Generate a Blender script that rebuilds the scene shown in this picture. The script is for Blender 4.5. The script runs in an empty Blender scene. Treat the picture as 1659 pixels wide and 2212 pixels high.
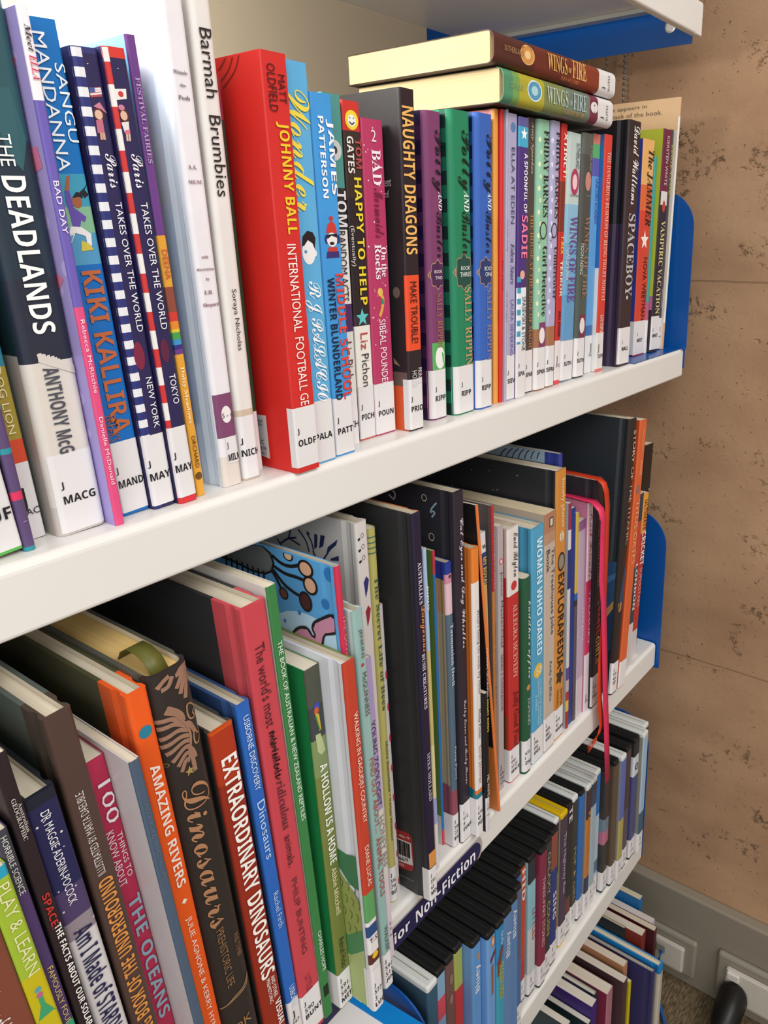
import bpy, bmesh, math, random
from mathutils import Matrix, Vector
random.seed(7)
SC = bpy.context.scene
COL = SC.collection
DIM = {'S': 0.32, 'yaw': 0.6264918634227394, 'pitch': 0.29393118894204256, 'roll': 0.013449825557390098, 'f': 1666.9797009371516, 'cx': 1028.3008149361538, 'cy': 1013.990120023051}

S = DIM['S']              # one calibration unit in metres
ZC = 3.49 * S             # camera height above the floor

# ------------------------------------------------------------------ camera, world, lights, exposure
def make_camera():
    y, p, r = DIM['yaw'], DIM['pitch'], DIM['roll']
    fw = Vector((math.cos(y)*math.cos(p), math.sin(y)*math.cos(p), -math.sin(p)))
    rt = Vector((math.sin(y), -math.cos(y), 0)); dn = fw.cross(rt)
    c, s = math.cos(r), math.sin(r)
    r2 = c*rt + s*dn; d2 = -s*rt + c*dn
    cam = bpy.data.cameras.new('camera'); o = bpy.data.objects.new('camera', cam); COL.objects.link(o)
    m = Matrix((r2, -d2, -fw)).transposed().to_4x4(); m.translation = (0, 0, ZC); o.matrix_world = m
    cam.sensor_fit = 'VERTICAL'; cam.sensor_height = 24.0; cam.sensor_width = 18.0
    cam.lens = DIM['f'] / 2212 * 24.0
    cam.shift_x = (829.5 - DIM['cx']) / 2212; cam.shift_y = (DIM['cy'] - 1106) / 2212
    cam.clip_start = .01
    SC.camera = o
make_camera()
W = bpy.data.worlds.new('room_light'); SC.world = W; W.use_nodes = True
W.node_tree.nodes['Background'].inputs[0].default_value = (1.0, .995, .975, 1)
W.node_tree.nodes['Background'].inputs[1].default_value = .80
def area(name, loc, target, sx, sy, power, col=(1, .985, .955)):
    l = bpy.data.lights.new(name, 'AREA'); l.shape = 'RECTANGLE'; l.size = sx; l.size_y = sy; l.energy = power; l.color = col
    o = bpy.data.objects.new(name, l); COL.objects.link(o); o.location = loc
    o.rotation_euler = (Vector(target) - Vector(loc)).to_track_quat('-Z', 'Y').to_euler()
    return o
area('room_area_light', (.75, -1.25, 2.55), (.55, .3, .9), 2.2, .9, 44)  # fluorescent tubes overhead in front
area('room_area_light', (-1.2, -.75, 1.9), (.3, .4, .95), 1.2, .9, 17)  # broad light from the front left, as from a window
lp_ = bpy.data.lights.new('added_panel_fill', 'POINT'); lp_.energy = 3.7; lp_.color = (1, .985, .955); lp_.shadow_soft_size = .03
lo_ = bpy.data.objects.new('added_panel_fill', lp_); COL.objects.link(lo_); lo_.location = (.57*S, 1.27*S, ZC + .55*S)  # unseen fill added to brighten the back panel and the white hardback's cover
SC.view_settings.view_transform = 'Standard'; SC.view_settings.look = 'None'
SC.view_settings.gamma = 1; SC.view_settings.use_curve_mapping = False
SC.view_settings.exposure = 0.0

# ------------------------------------------------------------------ materials
def lin(h, k=1.0):
    h = h.lstrip('#'); v = [int(h[i:i+2], 16)/255 for i in (0, 2, 4)]
    return tuple((x/12.92 if x <= .04045 else ((x+.055)/1.055)**2.4)*k for x in v) + (1,)
MC = {}
def nodes_of(name):
    m = bpy.data.materials.new(name); m.use_nodes = True
    nt = m.node_tree; return m, nt, nt.nodes['Principled BSDF']
def mat(h, kind='card'):
    k = (h, kind)
    if k in MC: return MC[k]
    m, nt, b = nodes_of(kind + '_' + h.strip('#'))
    N, L = nt.nodes, nt.links
    rough, amt, sc = {'card': (.42, .06, 60), 'ink': (.5, 0, 1), 'matte': (.8, .05, 90), 'plastic': (.38, .03, 120), 'enamel': (.28, .015, 20),
                      'paint': (.5, .02, 30), 'cloth': (.9, .12, 400), 'metal': (.35, .03, 40), 'ribbon': (.45, .05, 300), 'sticker': (.55, .02, 40)}[kind]
    b.inputs['Roughness'].default_value = rough
    b.inputs['Specular IOR Level'].default_value = .35
    if kind == 'metal': b.inputs['Metallic'].default_value = .7
    c = lin(h)
    if amt:
        tc = N.new('ShaderNodeTexCoord'); no = N.new('ShaderNodeTexNoise'); no.inputs['Scale'].default_value = sc
        L.new(tc.outputs['Object'], no.inputs['Vector'])
        mx = N.new('ShaderNodeMix'); mx.data_type = 'RGBA'
        mx.inputs['A'].default_value = tuple(v*(1-amt) for v in c[:3]) + (1,)
        mx.inputs['B'].default_value = tuple(min(1, v*(1+amt)) for v in c[:3]) + (1,)
        L.new(no.outputs['Fac'], mx.inputs['Factor']); L.new(mx.outputs['Result'], b.inputs['Base Color'])
    else: b.inputs['Base Color'].default_value = c
    if kind in ('plastic', 'cloth'):
        bp = N.new('ShaderNodeBump'); bp.inputs['Strength'].default_value = .12; bp.inputs['Distance'].default_value = .001
        L.new(no.outputs['Fac'], bp.inputs['Height']); L.new(bp.outputs['Normal'], b.inputs['Normal'])
    MC[k] = m; return m
def axis_value(nt, ax):
    tc = nt.nodes.new('ShaderNodeTexCoord'); sp = nt.nodes.new('ShaderNodeSeparateXYZ')
    nt.links.new(tc.outputs['Object'], sp.inputs[0]); return sp.outputs[ax]
def fmath(nt, op, a, bv=None):
    n = nt.nodes.new('ShaderNodeMath'); n.operation = op
    nt.links.new(a, n.inputs[0]) if not isinstance(a, (int, float)) else setattr(n.inputs[0], 'default_value', a)
    if bv is not None:
        if isinstance(bv, (int, float)): n.inputs[1].default_value = bv
        else: nt.links.new(bv, n.inputs[1])
    return n.outputs[0]
def mixcol(nt, fac, a, b):
    mx = nt.nodes.new('ShaderNodeMix'); mx.data_type = 'RGBA'; nt.links.new(fac, mx.inputs['Factor'])
    for s, v in (('A', a), ('B', b)):
        if isinstance(v, str): mx.inputs[s].default_value = lin(v)
        else: nt.links.new(v, mx.inputs[s])
    return mx.outputs['Result']
def half(nt, v, period):
    return fmath(nt, 'LESS_THAN', fmath(nt, 'FRACT', fmath(nt, 'MULTIPLY', v, 1/period)), .5)
def special(name, base):
    k = (name, base)
    if k in MC: return MC[k]
    m, nt, b = nodes_of('cover_' + name); b.inputs['Roughness'].default_value = .42; b.inputs['Specular IOR Level'].default_value = .35
    L = nt.links
    z = axis_value(nt, 2); y = axis_value(nt, 1)
    if name == 'stripe_navy': col = mixcol(nt, half(nt, z, .0075), '#dfe0e4', '#2a3070')
    elif name == 'stripe_red': col = mixcol(nt, half(nt, z, .0172), '#e0dcd8', '#c2302e')
    elif name.startswith('plaid'):
        lo, hi, mid = {'plaid_purple': ('#6d3a68', '#241640', '#47264f'), 'plaid_green': ('#1f8a62', '#0a2a26', '#145e48'), 'plaid_blue': ('#2a66a8', '#0e1c48', '#1c4480')}[name]
        a = half(nt, z, .0175); c = half(nt, y, .0175)
        s = fmath(nt, 'MULTIPLY', fmath(nt, 'ADD', a, c), .5)
        r = nt.nodes.new('ShaderNodeValToRGB'); r.color_ramp.interpolation = 'CONSTANT'
        r.color_ramp.elements[0].color = lin(lo); r.color_ramp.elements[1].position = .75; r.color_ramp.elements[1].color = lin(hi)
        e = r.color_ramp.elements.new(.25); e.color = lin(mid)
        L.new(s, r.inputs[0]); col = r.outputs[0]
    elif name in ('dots_pink', 'stars'):
        vo = nt.nodes.new('ShaderNodeTexVoronoi'); vo.inputs['Scale'].default_value = 70 if name == 'dots_pink' else 95
        tc = nt.nodes.new('ShaderNodeTexCoord'); L.new(tc.outputs['Object'], vo.inputs['Vector'])
        f = fmath(nt, 'LESS_THAN', vo.outputs['Distance'], .24 if name == 'dots_pink' else .055)
        col = mixcol(nt, f, base, '#bfb0e6' if name == 'dots_pink' else '#c8c8d0')
    else:
        no = nt.nodes.new('ShaderNodeTexNoise'); no.inputs['Scale'].default_value = 40
        tc = nt.nodes.new('ShaderNodeTexCoord'); L.new(tc.outputs['Object'], no.inputs['Vector'])
        c0 = lin(base)
        mx = nt.nodes.new('ShaderNodeMix'); mx.data_type = 'RGBA'; L.new(no.outputs['Fac'], mx.inputs['Factor'])
        mx.inputs['A'].default_value = tuple(v*.94 for v in c0[:3]) + (1,); mx.inputs['B'].default_value = tuple(min(1, v*1.06) for v in c0[:3]) + (1,)
        col = mx.outputs['Result']
    L.new(col, b.inputs['Base Color']); MC[k] = m; return m
def page_mat(h='#d9cdb4', ax=0):
    k = ('page', h, ax)
    if k in MC: return MC[k]
    m, nt, b = nodes_of('page_edges'); b.inputs['Roughness'].default_value = .85; b.inputs['Specular IOR Level'].default_value = .1
    tc = nt.nodes.new('ShaderNodeTexCoord'); mp = nt.nodes.new('ShaderNodeMapping'); no = nt.nodes.new('ShaderNodeTexNoise')
    sc = [12, 12, 12]; sc[ax] = 1500; mp.inputs['Scale'].default_value = sc; no.inputs['Scale'].default_value = 1.0; no.inputs['Detail'].default_value = 4
    nt.links.new(tc.outputs['Object'], mp.inputs[0]); nt.links.new(mp.outputs[0], no.inputs['Vector'])
    c = lin(h); mx = nt.nodes.new('ShaderNodeMix'); mx.data_type = 'RGBA'; nt.links.new(no.outputs['Fac'], mx.inputs['Factor'])
    mx.inputs['A'].default_value = tuple(v*.80 for v in c[:3]) + (1,); mx.inputs['B'].default_value = tuple(min(1, v*1.2) for v in c[:3]) + (1,)
    nt.links.new(mx.outputs['Result'], b.inputs['Base Color'])
    bp = nt.nodes.new('ShaderNodeBump'); bp.inputs['Strength'].default_value = .35; bp.inputs['Distance'].default_value = .0005
    nt.links.new(no.outputs['Fac'], bp.inputs['Height']); nt.links.new(bp.outputs['Normal'], b.inputs['Normal'])
    MC[k] = m; return m
def clear_plastic(tint='#c8cfcf'):
    k = ('clear', tint)
    if k in MC: return MC[k]
    m, nt, b = nodes_of('frosted_plastic'); b.inputs['Base Color'].default_value = lin(tint); b.inputs['Roughness'].default_value = .22
    b.inputs['Transmission Weight'].default_value = .18; b.inputs['IOR'].default_value = 1.45
    MC[k] = m; return m

# ------------------------------------------------------------------ object helpers
def empty(name, loc, label, cat, group=None, rot=(0, 0, 0)):
    o = bpy.data.objects.new(name, None); COL.objects.link(o); o.location = loc; o.rotation_euler = rot; o.empty_display_size = .02
    o['label'] = label; o['category'] = cat
    if group: o['group'] = group
    return o
def obj(name, me, parent=None, smooth=False):
    o = bpy.data.objects.new(name, me); COL.objects.link(o)
    if parent is not None: o.parent = parent
    if smooth:
        for p in me.polygons: p.use_smooth = True
    return o
def mesh(name, verts, faces, mats, mi=None):
    me = bpy.data.meshes.new(name); me.from_pydata(verts, [], faces)
    for m in mats: me.materials.append(m)
    if mi:
        for p, i in zip(me.polygons, mi): p.material_index = i
    me.update(); return me
def box_data(x0, x1, y0, y1, z0, z1):
    v = [(x, y, z) for z in (z0, z1) for y in (y0, y1) for x in (x0, x1)]
    f = [(0, 2, 3, 1), (4, 5, 7, 6), (0, 1, 5, 4), (2, 6, 7, 3), (0, 4, 6, 2), (1, 3, 7, 5)]
    return v, f
def box(name, dims, m, parent=None, bevel=0, seg=2):
    v, f = box_data(*dims); me = mesh(name, v, f, [m])
    if bevel:
        bm = bmesh.new(); bm.from_mesh(me); bmesh.ops.recalc_face_normals(bm, faces=bm.faces)
        bmesh.ops.bevel(bm, geom=bm.edges[:], offset=bevel, segments=seg, affect='EDGES', profile=.5); bm.to_mesh(me); bm.free()
    return obj(name, me, parent, smooth=False)
def extrude_x(name, prof, x0, x1, m, parent=None):
    n = len(prof); v = [(x0, a, b) for a, b in prof] + [(x1, a, b) for a, b in prof]
    f = [(i, (i+1) % n, n+(i+1) % n, n+i) for i in range(n)] + [tuple(range(n))[::-1], tuple(range(n, 2*n))]
    me = mesh(name, v, f, [m]); bm = bmesh.new(); bm.from_mesh(me); bmesh.ops.recalc_face_normals(bm, faces=bm.faces); bm.to_mesh(me); bm.free()
    return obj(name, me, parent)
def tube(name, pts, rad, m, parent=None, seg=8):
    v, f = [], []; n = len(pts)
    for i, p in enumerate(pts):
        p = Vector(p); d = (Vector(pts[min(i+1, n-1)]) - Vector(pts[max(i-1, 0)])).normalized()
        a = d.cross(Vector((0, 0, 1)) if abs(d.z) < .9 else Vector((1, 0, 0))).normalized(); b2 = d.cross(a)
        for k in range(seg):
            t = 2*math.pi*k/seg; v.append(tuple(p + (a*math.cos(t) + b2*math.sin(t))*rad))
    for i in range(n-1):
        for k in range(seg): f.append((i*seg+k, i*seg+(k+1) % seg, (i+1)*seg+(k+1) % seg, (i+1)*seg+k))
    f += [tuple(range(seg))[::-1], tuple(range((n-1)*seg, n*seg))]
    return obj(name, mesh(name, v, f, [m]), parent, smooth=True)

# ------------------------------------------------------------------ lettering
ALPH = {'R': (0x1D400, 0x1D41A), 'r': (0x1D400, 0x1D41A), 'S': (0x1D4D0, 0x1D4EA), 's': (0x1D468, 0x1D482), 'i': (0x1D468, 0x1D482), 'B': (0x1D5D4, 0x1D5EE)}
def styled(s, st):
    if st not in ALPH or any(ord(c) > 127 and c.isalpha() for c in s): return s
    U, Lw = ALPH[st]
    return ''.join(chr(U+ord(c)-65) if 'A' <= c <= 'Z' else chr(Lw+ord(c)-97) if 'a' <= c <= 'z' else c for c in s)
FC = bpy.data.curves.new('pen', 'FONT'); FC.resolution_u = 2
FO = bpy.data.objects.new('pen', FC); COL.objects.link(FO)
TCACHE = {}
def glyphs(s, st):
    k = (s, st)
    if k not in TCACHE:
        FC.body = styled(s, st); FC.offset = 0; FC.shear = 0
        bpy.context.view_layer.update()
        dg = bpy.context.evaluated_depsgraph_get()
        me = bpy.data.meshes.new_from_object(FO.evaluated_get(dg))
        v = [(p.co.x, p.co.y) for p in me.vertices]; f = [tuple(p.vertices) for p in me.polygons]
        bpy.data.meshes.remove(me)
        if not v: v = [(0, 0), (1, 0), (0, 1)]; f = []
        xs = [a for a, _ in v]; ys = [b for _, b in v]
        x0, x1, y0, y1 = min(xs), max(xs), min(ys), max(ys)
        TCACHE[k] = ([((a-x0)/max(1e-6, x1-x0), (b-y0)/max(1e-6, y1-y0)) for a, b in v], f, (x1-x0)/max(1e-6, y1-y0), y1-y0)
    return TCACHE[k]
def yprof(x, t, r):
    r = min(r, .45*t)
    if x < r: dx = r-x
    elif x > t-r: dx = x-(t-r)
    else: return 0.0
    dx = min(dx, r)
    return r - math.sqrt(max(0, r*r - dx*dx))
def spine_text(s, col, v0, v1, u0, u1, sty, t, r, parent, name='lettering', eps=.00045):
    st = sty[0]; gl, f, asp, _ = glyphs(s, st); vs = []
    if '90' in sty:
        up = 'u' in sty
        for a, b in gl:
            u = u1 - b*(u1-u0) if up else u0 + b*(u1-u0)
            x = u*t; vs.append((x, yprof(x, t, r) - eps, v0 + a*(v1-v0)))
    else:
        w = (u1-u0)*t; h = min(w/asp, .012); zc = (v0+v1)/2; sl = (v1-v0)
        for a, b in gl:
            x = u0*t + a*w; vs.append((x, yprof(x, t, r) - eps, zc - h/2 + b*h))
    if 'x' in sty:
        n = len(vs); f = list(f)
        for k in range(14):
            z = v0 + (v1-v0)*k/13; x0 = (u0+.05*(k % 3))*t; x1 = (u1-.05*((k+1) % 3))*t; dz = (v1-v0)*.05
            b = len(vs); vs += [(x0, -eps, z), (x0, -eps, z+dz*.5), (x1, -eps, z+dz*1.4), (x1, -eps, z+dz*.9)]; f.append((b, b+1, b+2, b+3))
    return obj(name, mesh(name, vs, f, [mat(col, 'ink')]), parent)
def wall_text(s, st, col, p0, p1, h, place, parent, name='lettering'):
    """text along the straight run p0 -> p1 (2D), height h, placed in space by place(a, b)"""
    gl, f, asp, _ = glyphs(s, st)
    dx, dy = p1[0]-p0[0], p1[1]-p0[1]; l = math.hypot(dx, dy); ux, uy = dx/l, dy/l
    sgn = 1 if ux < 0 else -1
    vs = [place(p0[0] + a*dx + (b-.5)*h*uy*sgn, p0[1] + a*dy + (b-.5)*h*abs(ux)) for a, b in gl]
    return obj(name, mesh(name, vs, f, [mat(col, 'ink')]), parent)

# ------------------------------------------------------------------ flat printed shapes
def disc_pts(c, rx, rz, n=28): return [(c[0]+rx*math.cos(2*math.pi*k/n), c[1]+rz*math.sin(2*math.pi*k/n)) for k in range(n)]
def line_quads(pts, w):
    v, f = [], []
    for i, p in enumerate(pts):
        a = pts[max(i-1, 0)]; b = pts[min(i+1, len(pts)-1)]
        dx, dz = b[0]-a[0], b[1]-a[1]; l = math.hypot(dx, dz) or 1
        v += [(p[0]-dz/l*w/2, p[1]+dx/l*w/2), (p[0]+dz/l*w/2, p[1]-dx/l*w/2)]
    for i in range(len(pts)-1): f.append((2*i, 2*i+1, 2*i+3, 2*i+2))
    return v, f
def smooth_line(pts, n=5):
    if len(pts) < 3: return pts
    out = []
    P = [pts[0]] + list(pts) + [pts[-1]]
    for i in range(1, len(P)-2):
        p0, p1, p2, p3 = P[i-1], P[i], P[i+1], P[i+2]
        for k in range(n):
            t = k/n
            out.append(tuple(.5*((2*p1[j]) + (-p0[j]+p2[j])*t + (2*p0[j]-5*p1[j]+4*p2[j]-p3[j])*t*t + (-p0[j]+3*p1[j]-3*p2[j]+p3[j])*t**3) for j in (0, 1)))
    out.append(tuple(pts[-1])); return out
def picture(name, shapes, place, parent, clip=None):
    """one flat printed picture; each shape sits a hair above the one before; place(a, b, k) puts a 2D point in space"""
    vs, fs, mi, mats = [], [], [], []
    def add(pts, faces, col, k):
        m = mat(col, 'ink')
        if m not in mats: mats.append(m)
        b = len(vs)
        for a, c in pts:
            if clip: a = min(max(a, clip[0]), clip[1]); c = min(max(c, clip[2]), clip[3])
            vs.append(place(a, c, k))
        for q in faces: fs.append(tuple(b+i for i in q)); mi.append(mats.index(m))
    for k, e in enumerate(shapes):
        if e[0] == 'grid':
            _, col, u0, u1, z0, z1 = e; n = 12
            add([(u0+(u1-u0)*i/n, z) for z in (z0, z1) for i in range(n+1)], [(i, i+1, n+2+i, n+1+i) for i in range(n)], col, k)
        elif e[0] == 'poly': add(e[2], [tuple(range(len(e[2])))], e[1], k)
        elif e[0] == 'line': v, f = line_quads(smooth_line(e[2]), e[3]); add(v, f, e[1], k)
        elif e[0] == 'ell': p = disc_pts(e[2], e[3], e[4]); add(p, [tuple(range(len(p)))], e[1], k)
        elif e[0] == 'ringl':
            p = disc_pts(e[2], e[3], e[4]); w = .25*min(e[3], e[4])
            v, f = line_quads(p + [p[0]], w); add(v, f, e[1], k)
    if not vs: return None
    return obj(name, mesh(name, vs, fs, mats, mi), parent)
def decos(lst, t, h, r):
    out = []
    for e in lst:
        n = e[0]; c2 = t*.5
        if n in ('rect', 'rrect'):
            _, col, a, b, u0, u1 = e; out.append(('grid', col, u0*t, u1*t, min(a, b), max(a, b)))
        elif n == 'disc': out.append(('ell', e[1], (c2, e[2]), e[3]*t/2, e[3]*t/2))
        elif n == 'oval': out.append(('ell', e[1], (c2*1.08, e[2]), e[3]*t/2, e[3]*t*.75))
        elif n == 'ring': out.append(('ringl', e[1], (c2, e[2]), e[3]*t*.5, e[3]*t*.65)); out.append(('line', e[1], [(c2-.2*t, e[2]-e[3]*t*.62), (c2-.38*t, e[2]-e[3]*t*.95)], .0016))
        elif n == 'star':
            R = e[3]*t/2; out.append(('poly', e[1], [(c2+R*(1 if k % 2 == 0 else .42)*math.sin(math.pi*k/5), e[2]+R*(1 if k % 2 == 0 else .42)*math.cos(math.pi*k/5)) for k in range(10)]))
        elif n == 'badge':
            R = .40*t; out.append(('poly', '#b08a6a', [(c2+.02*t+(R+.0006)*(1+.1*math.cos(8*a))*math.cos(a), e[2]+(R+.0006)*1.15*(1+.1*math.cos(8*a))*math.sin(a)) for a in [2*math.pi*k/48 for k in range(48)]]))
            out.append(('poly', e[1], [(c2+.02*t+R*(1+.1*math.cos(8*a))*math.cos(a), e[2]+R*1.15*(1+.1*math.cos(8*a))*math.sin(a)) for a in [2*math.pi*k/48 for k in range(48)]]))
        elif n == 'diamond': R = e[3]*t/2; out.append(('poly', e[1], [(c2, e[2]+R), (c2+R, e[2]), (c2, e[2]-R), (c2-R, e[2])]))
        elif n == 'tri': out.append(('poly', e[1], [(.0, e[2]), (t, e[2]), (t*.5, e[3])]))
        elif n == 'drop': out.append(('ell', e[1], (c2, e[2]), .22*t, .55*t))
        elif n == 'smile':
            out += [('ell', '#2a2626', (c2-.1*t, e[1]+.1*t), .03*t, .03*t), ('ell', '#2a2626', (c2+.1*t, e[1]+.1*t), .03*t, .03*t), ('line', '#2a2626', [(c2-.14*t, e[1]-.05*t), (c2, e[1]-.14*t), (c2+.14*t, e[1]-.05*t)], .0008)]
        elif n == 'flask': out.append(('poly', e[1], [(c2-.1*t, e[2]+.9*t), (c2+.1*t, e[2]+.9*t), (c2+.1*t, e[2]+.4*t), (c2+.45*t, e[2]-.5*t), (c2-.45*t, e[2]-.5*t), (c2-.1*t, e[2]+.4*t)]))
        elif n == 'blob': out.append(('poly', e[1], [(c2+R2*math.cos(a), e[2]+R2*1.3*math.sin(a)) for k in range(20) for a in [2*math.pi*k/20] for R2 in [e[3]*t*.5*(.8+.25*math.cos(5*a))]]))
        elif n == 'mermaid':
            z = e[1]; out += [('line', '#d8a84a', [(c2-.05*t, z+.25*t), (c2+.12*t, z+.1*t), (c2+.08*t, z-.2*t), (c2-.02*t, z-.42*t), (c2-.08*t, z-.5*t)], .0022), ('ell', '#e0b460', (c2, z+.3*t), .13*t, .14*t), ('ell', '#3a8a5a', (c2+.1*t, z-.02*t), .07*t, .1*t)]
        elif n == 'bird':
            z = e[2]; out += [('poly', e[1], [(c2+.1*t, z+.6*t), (c2+.3*t, z+.3*t), (c2+.15*t, z-.3*t), (c2-.05*t, z-.8*t), (c2-.1*t, z-.1*t), (c2-.15*t, z+.25*t)])]
    return out

# ------------------------------------------------------------------ books
def band_at(bands, z, dflt):
    if not bands: return dflt
    for c, b in bands:
        if b is None or z > b: return c
    return bands[-1][0]
def outline(t, d, r, hb, c):
    r = min(r, .45*t); n = 9
    left = [(0, d)]; hd = min(.0012, c*.55)
    if hb: left += [(0, .0125), (hd, .0095), (hd, .0065), (0, max(.0042, r+.0005))]
    arcl = [(r - r*math.cos(a), r - r*math.sin(a)) for a in [math.pi/2*k/n for k in range(n+1)]]
    arcr = [(t - r + r*math.sin(a), r - r*math.cos(a)) for a in [math.pi/2*k/n for k in range(n+1)]]
    right = []
    if hb: right += [(t, max(.0042, r+.0005)), (t-hd, .0065), (t-hd, .0095), (t, .0125)]
    right += [(t, d)]
    pts = left + arcl + arcr + right
    seg = ['L']*len(left) + ['S']*(n) + ['S'] + ['S']*n + ['R']*(len(right))
    if r > .004 and not hb:
        seg[len(left)] = 'L'
    q = max(r - c, 0); cc = max(r, c)
    def ins(x, y):
        return (min(max(x, c), t-c), max(y, c))
    il = [(cc - q*math.cos(a), cc - q*math.sin(a)) for a in [math.pi/2*k/n for k in range(n+1)]]
    ir = [(t - cc + q*math.sin(a), cc - q*math.cos(a)) for a in [math.pi/2*k/n for k in range(n+1)]]
    inn = [ins(*p) for p in left] + il + ir + [ins(*p) for p in right]
    return pts, seg[:len(pts)-1], inn
def book(o, loc, label, rot=(0, 0, 0), cat='book', group=None, name='book', matrix=None):
    t, d, h = o['t'], o['d'], o['h']; hb = o.get('hb', 0); r = o.get('r', .0012 if not hb else .002)
    r = min(r, .45*t)
    c = min((.0022 if hb else .0006), t*.2)
    root = empty('hardback_book' if hb else 'paperback_book', loc, label, cat, group, rot)
    if matrix is not None: root.matrix_world = matrix
    bands, lb = o.get('bands'), o.get('lbands'); lc = o.get('lc', o['c'])
    zs = {0.0, h}
    for B in (bands, lb):
        for cc, b in (B or []):
            if b is not None and .0005 < b < h-.0005: zs.add(b)
    zs = sorted(zs)
    pts, seg, inn = outline(t, d, r, hb, c)
    sp = o.get('split')
    if sp:   # quarter binding: the spine cloth runs a little way onto the board
        ys = sp[0]; pts = [pts[0], (0, ys)] + pts[1:]; seg = ['X'] + seg
        pts = pts[:-1] + [(t, ys), pts[-1]]; seg = seg[:-1] + ['R', 'X']
        inn = [inn[0], (c, ys)] + inn[1:-1] + [(t-c, ys), inn[-1]]
    n = len(pts); V, F, MI, mats = [], [], [], []
    def mid(col, key='card'):
        m = special(o['lmat'], lc) if key == 'L' and o.get('lmat') in ('stripe_navy', 'stripe_red', 'plaid_purple', 'plaid_green', 'plaid_blue', 'dots_pink', 'stars') else mat(col, 'card')
        if m not in mats: mats.append(m)
        return mats.index(m)
    for z in zs:
        V += [(x, y, z) for x, y in pts] + [(x, y, z) for x, y in inn]
    for k in range(len(zs)-1):
        zm = (zs[k]+zs[k+1])/2; a = k*2*n; b = (k+1)*2*n
        for i in range(n-1):
            s = seg[i]
            if s == 'S': m = mid(band_at(bands, zm, o['c']))
            elif s == 'X': m = mid(sp[1], 'L' if not lb else 'card')
            elif s == 'L': m = mid(band_at(lb, zm, lc), 'L' if not lb else 'card')
            elif s == 'R' and o.get('rc'): m = mid(o['rc'])
            else: m = mid(band_at(lb, zm, lc))
            F.append((a+i, a+i+1, b+i+1, b+i)); MI.append(m)
            F.append((a+n+i, b+n+i, b+n+i+1, a+n+i+1)); MI.append(mid('#cfc6b4'))
        for i in (0, n-1): F.append((a+i, b+i, b+n+i, a+n+i)); MI.append(m)
    for base, zq in ((0, zs[0]+.0001), ((len(zs)-1)*2*n, h-.0001)):
        for i in range(n-1):
            cc = band_at(bands, zq, o['c']) if seg[i] == 'S' else (sp[1] if seg[i] == 'X' else o['rc'] if seg[i] == 'R' and o.get('rc') else band_at(lb, zq, lc))
            F.append((base+i, base+n+i, base+n+i+1, base+i+1)); MI.append(mid(cc))
    obj('cover', mesh('cover', V, F, mats, MI), root)
    ov = .003 if hb else .0005
    pg = page_mat(o.get('pc', '#d6ccb8'), 0)
    g = .0001
    vv, ff = box_data(c+g, t-c-g, max(c+g + (.001 if hb else 0), yprof(c, t, r) + .0003), d-ov-.0005, ov, h-ov)
    obj('page_block', mesh('page_block', vv, ff, [pg]), root)
    def onspine(a, b, k): return (a, yprof(a, t, r) - .00016 - .000012*k, b)
    def onleft(a, b, k): return (-.00016 - .000012*k, a, b)
    ds = []
    for q, e in enumerate(o.get('deco', [])): picture('emblem', decos([e], t, h, r), lambda a, b, k, q=q: onspine(a, b, k + 3*q), root, (0, t, .0005, h-.0005))
    if o.get('drops'):
        for k in range(16): ds.append(('ell', o['drops'], ((.12 if k % 2 else .2)*t, h*(.30+.042*k)), .0011, .0019))
    if o.get('specks'):
        rr = random.Random(o['key']); ds += [('ell', '#d8ccd4', (t*rr.uniform(.05, .95), h*rr.uniform(.3, .98)), q, q) for q in [rr.uniform(.0002, .0006) for _ in range(40)]]
    if o.get('side'):
        per, ca, cb, uu = o['side']; k = 0
        while k*per < h:
            ds.append(('grid', ca if k % 2 else cb, 0, uu*t, min(h, k*per), min(h, k*per+per))); k += 1
    if o.get('tealstripe'):
        for k in range(8): ds.append(('grid', '#3f9ab8', 0, .38*t, h*(.155+.04*k), h*(.175+.04*k)))
    if ds: picture('pattern', ds, lambda a, b, k: onspine(a, b, -3), root, (0, t, .0005, h-.0005))
    if o.get('sp'): picture('spine_picture', o['sp'], onspine, root, (0, t, .0005, h-.0005))
    if o.get('lp'): picture('cover_picture', o['lp'], onleft, root, (.0001 if not hb else .0045, d-.001, .0008, h-.0008))
    for s, col, p0, p1, hh in o.get('lt', []): wall_text(s, 'h', col, p0, p1, hh, lambda a, b: (-.0007, a, b), root)
    for e in o.get('texts', []):
        s, col, v0, v1, u0, u1, st = e
        spine_text(s, col, v0, v1, u0, u1, st, t, r, root, eps=.0006)
    if o.get('lab'):
        z1, lines, wr, z0 = o['lab']; z0 = max(z0, .0008)
        q = [p for p, s_ in zip(pts, seg + ['R'])]
        run = []
        if wr > 0: run.append((-.0003, min(wr, d*.5)))
        st_ = max(0, -wr)
        m_ = 48
        for k in range(m_+1):
            x = st_ + (t - st_)*k/m_; run.append((x, yprof(x, t, r) - .0003))
        v = [(x, y, z) for z in (z0, z1) for x, y in run]; k_ = len(run)
        lab = obj('spine_label', mesh('spine_label', v, [(i, i+1, k_+i+1, k_+i) for i in range(k_-1)], [mat('#dcd9da', 'sticker')]), root)
        H = z1-z0; A = len(lines) <= 2
        hc = .0037 if A else .0036
        vs, fs = [], []
        w0 = max([glyphs(s, 'B')[2]*hc for s in lines if s] + [.001]); wmax = .9*(t-st_)
        k1 = min(1, wmax/w0); x0 = st_ + ((t-st_) - w0*k1)*.5
        if not A: x0 = st_ + .12*(t-st_); k1 = min(1, .86*(t-st_)/w0)
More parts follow.
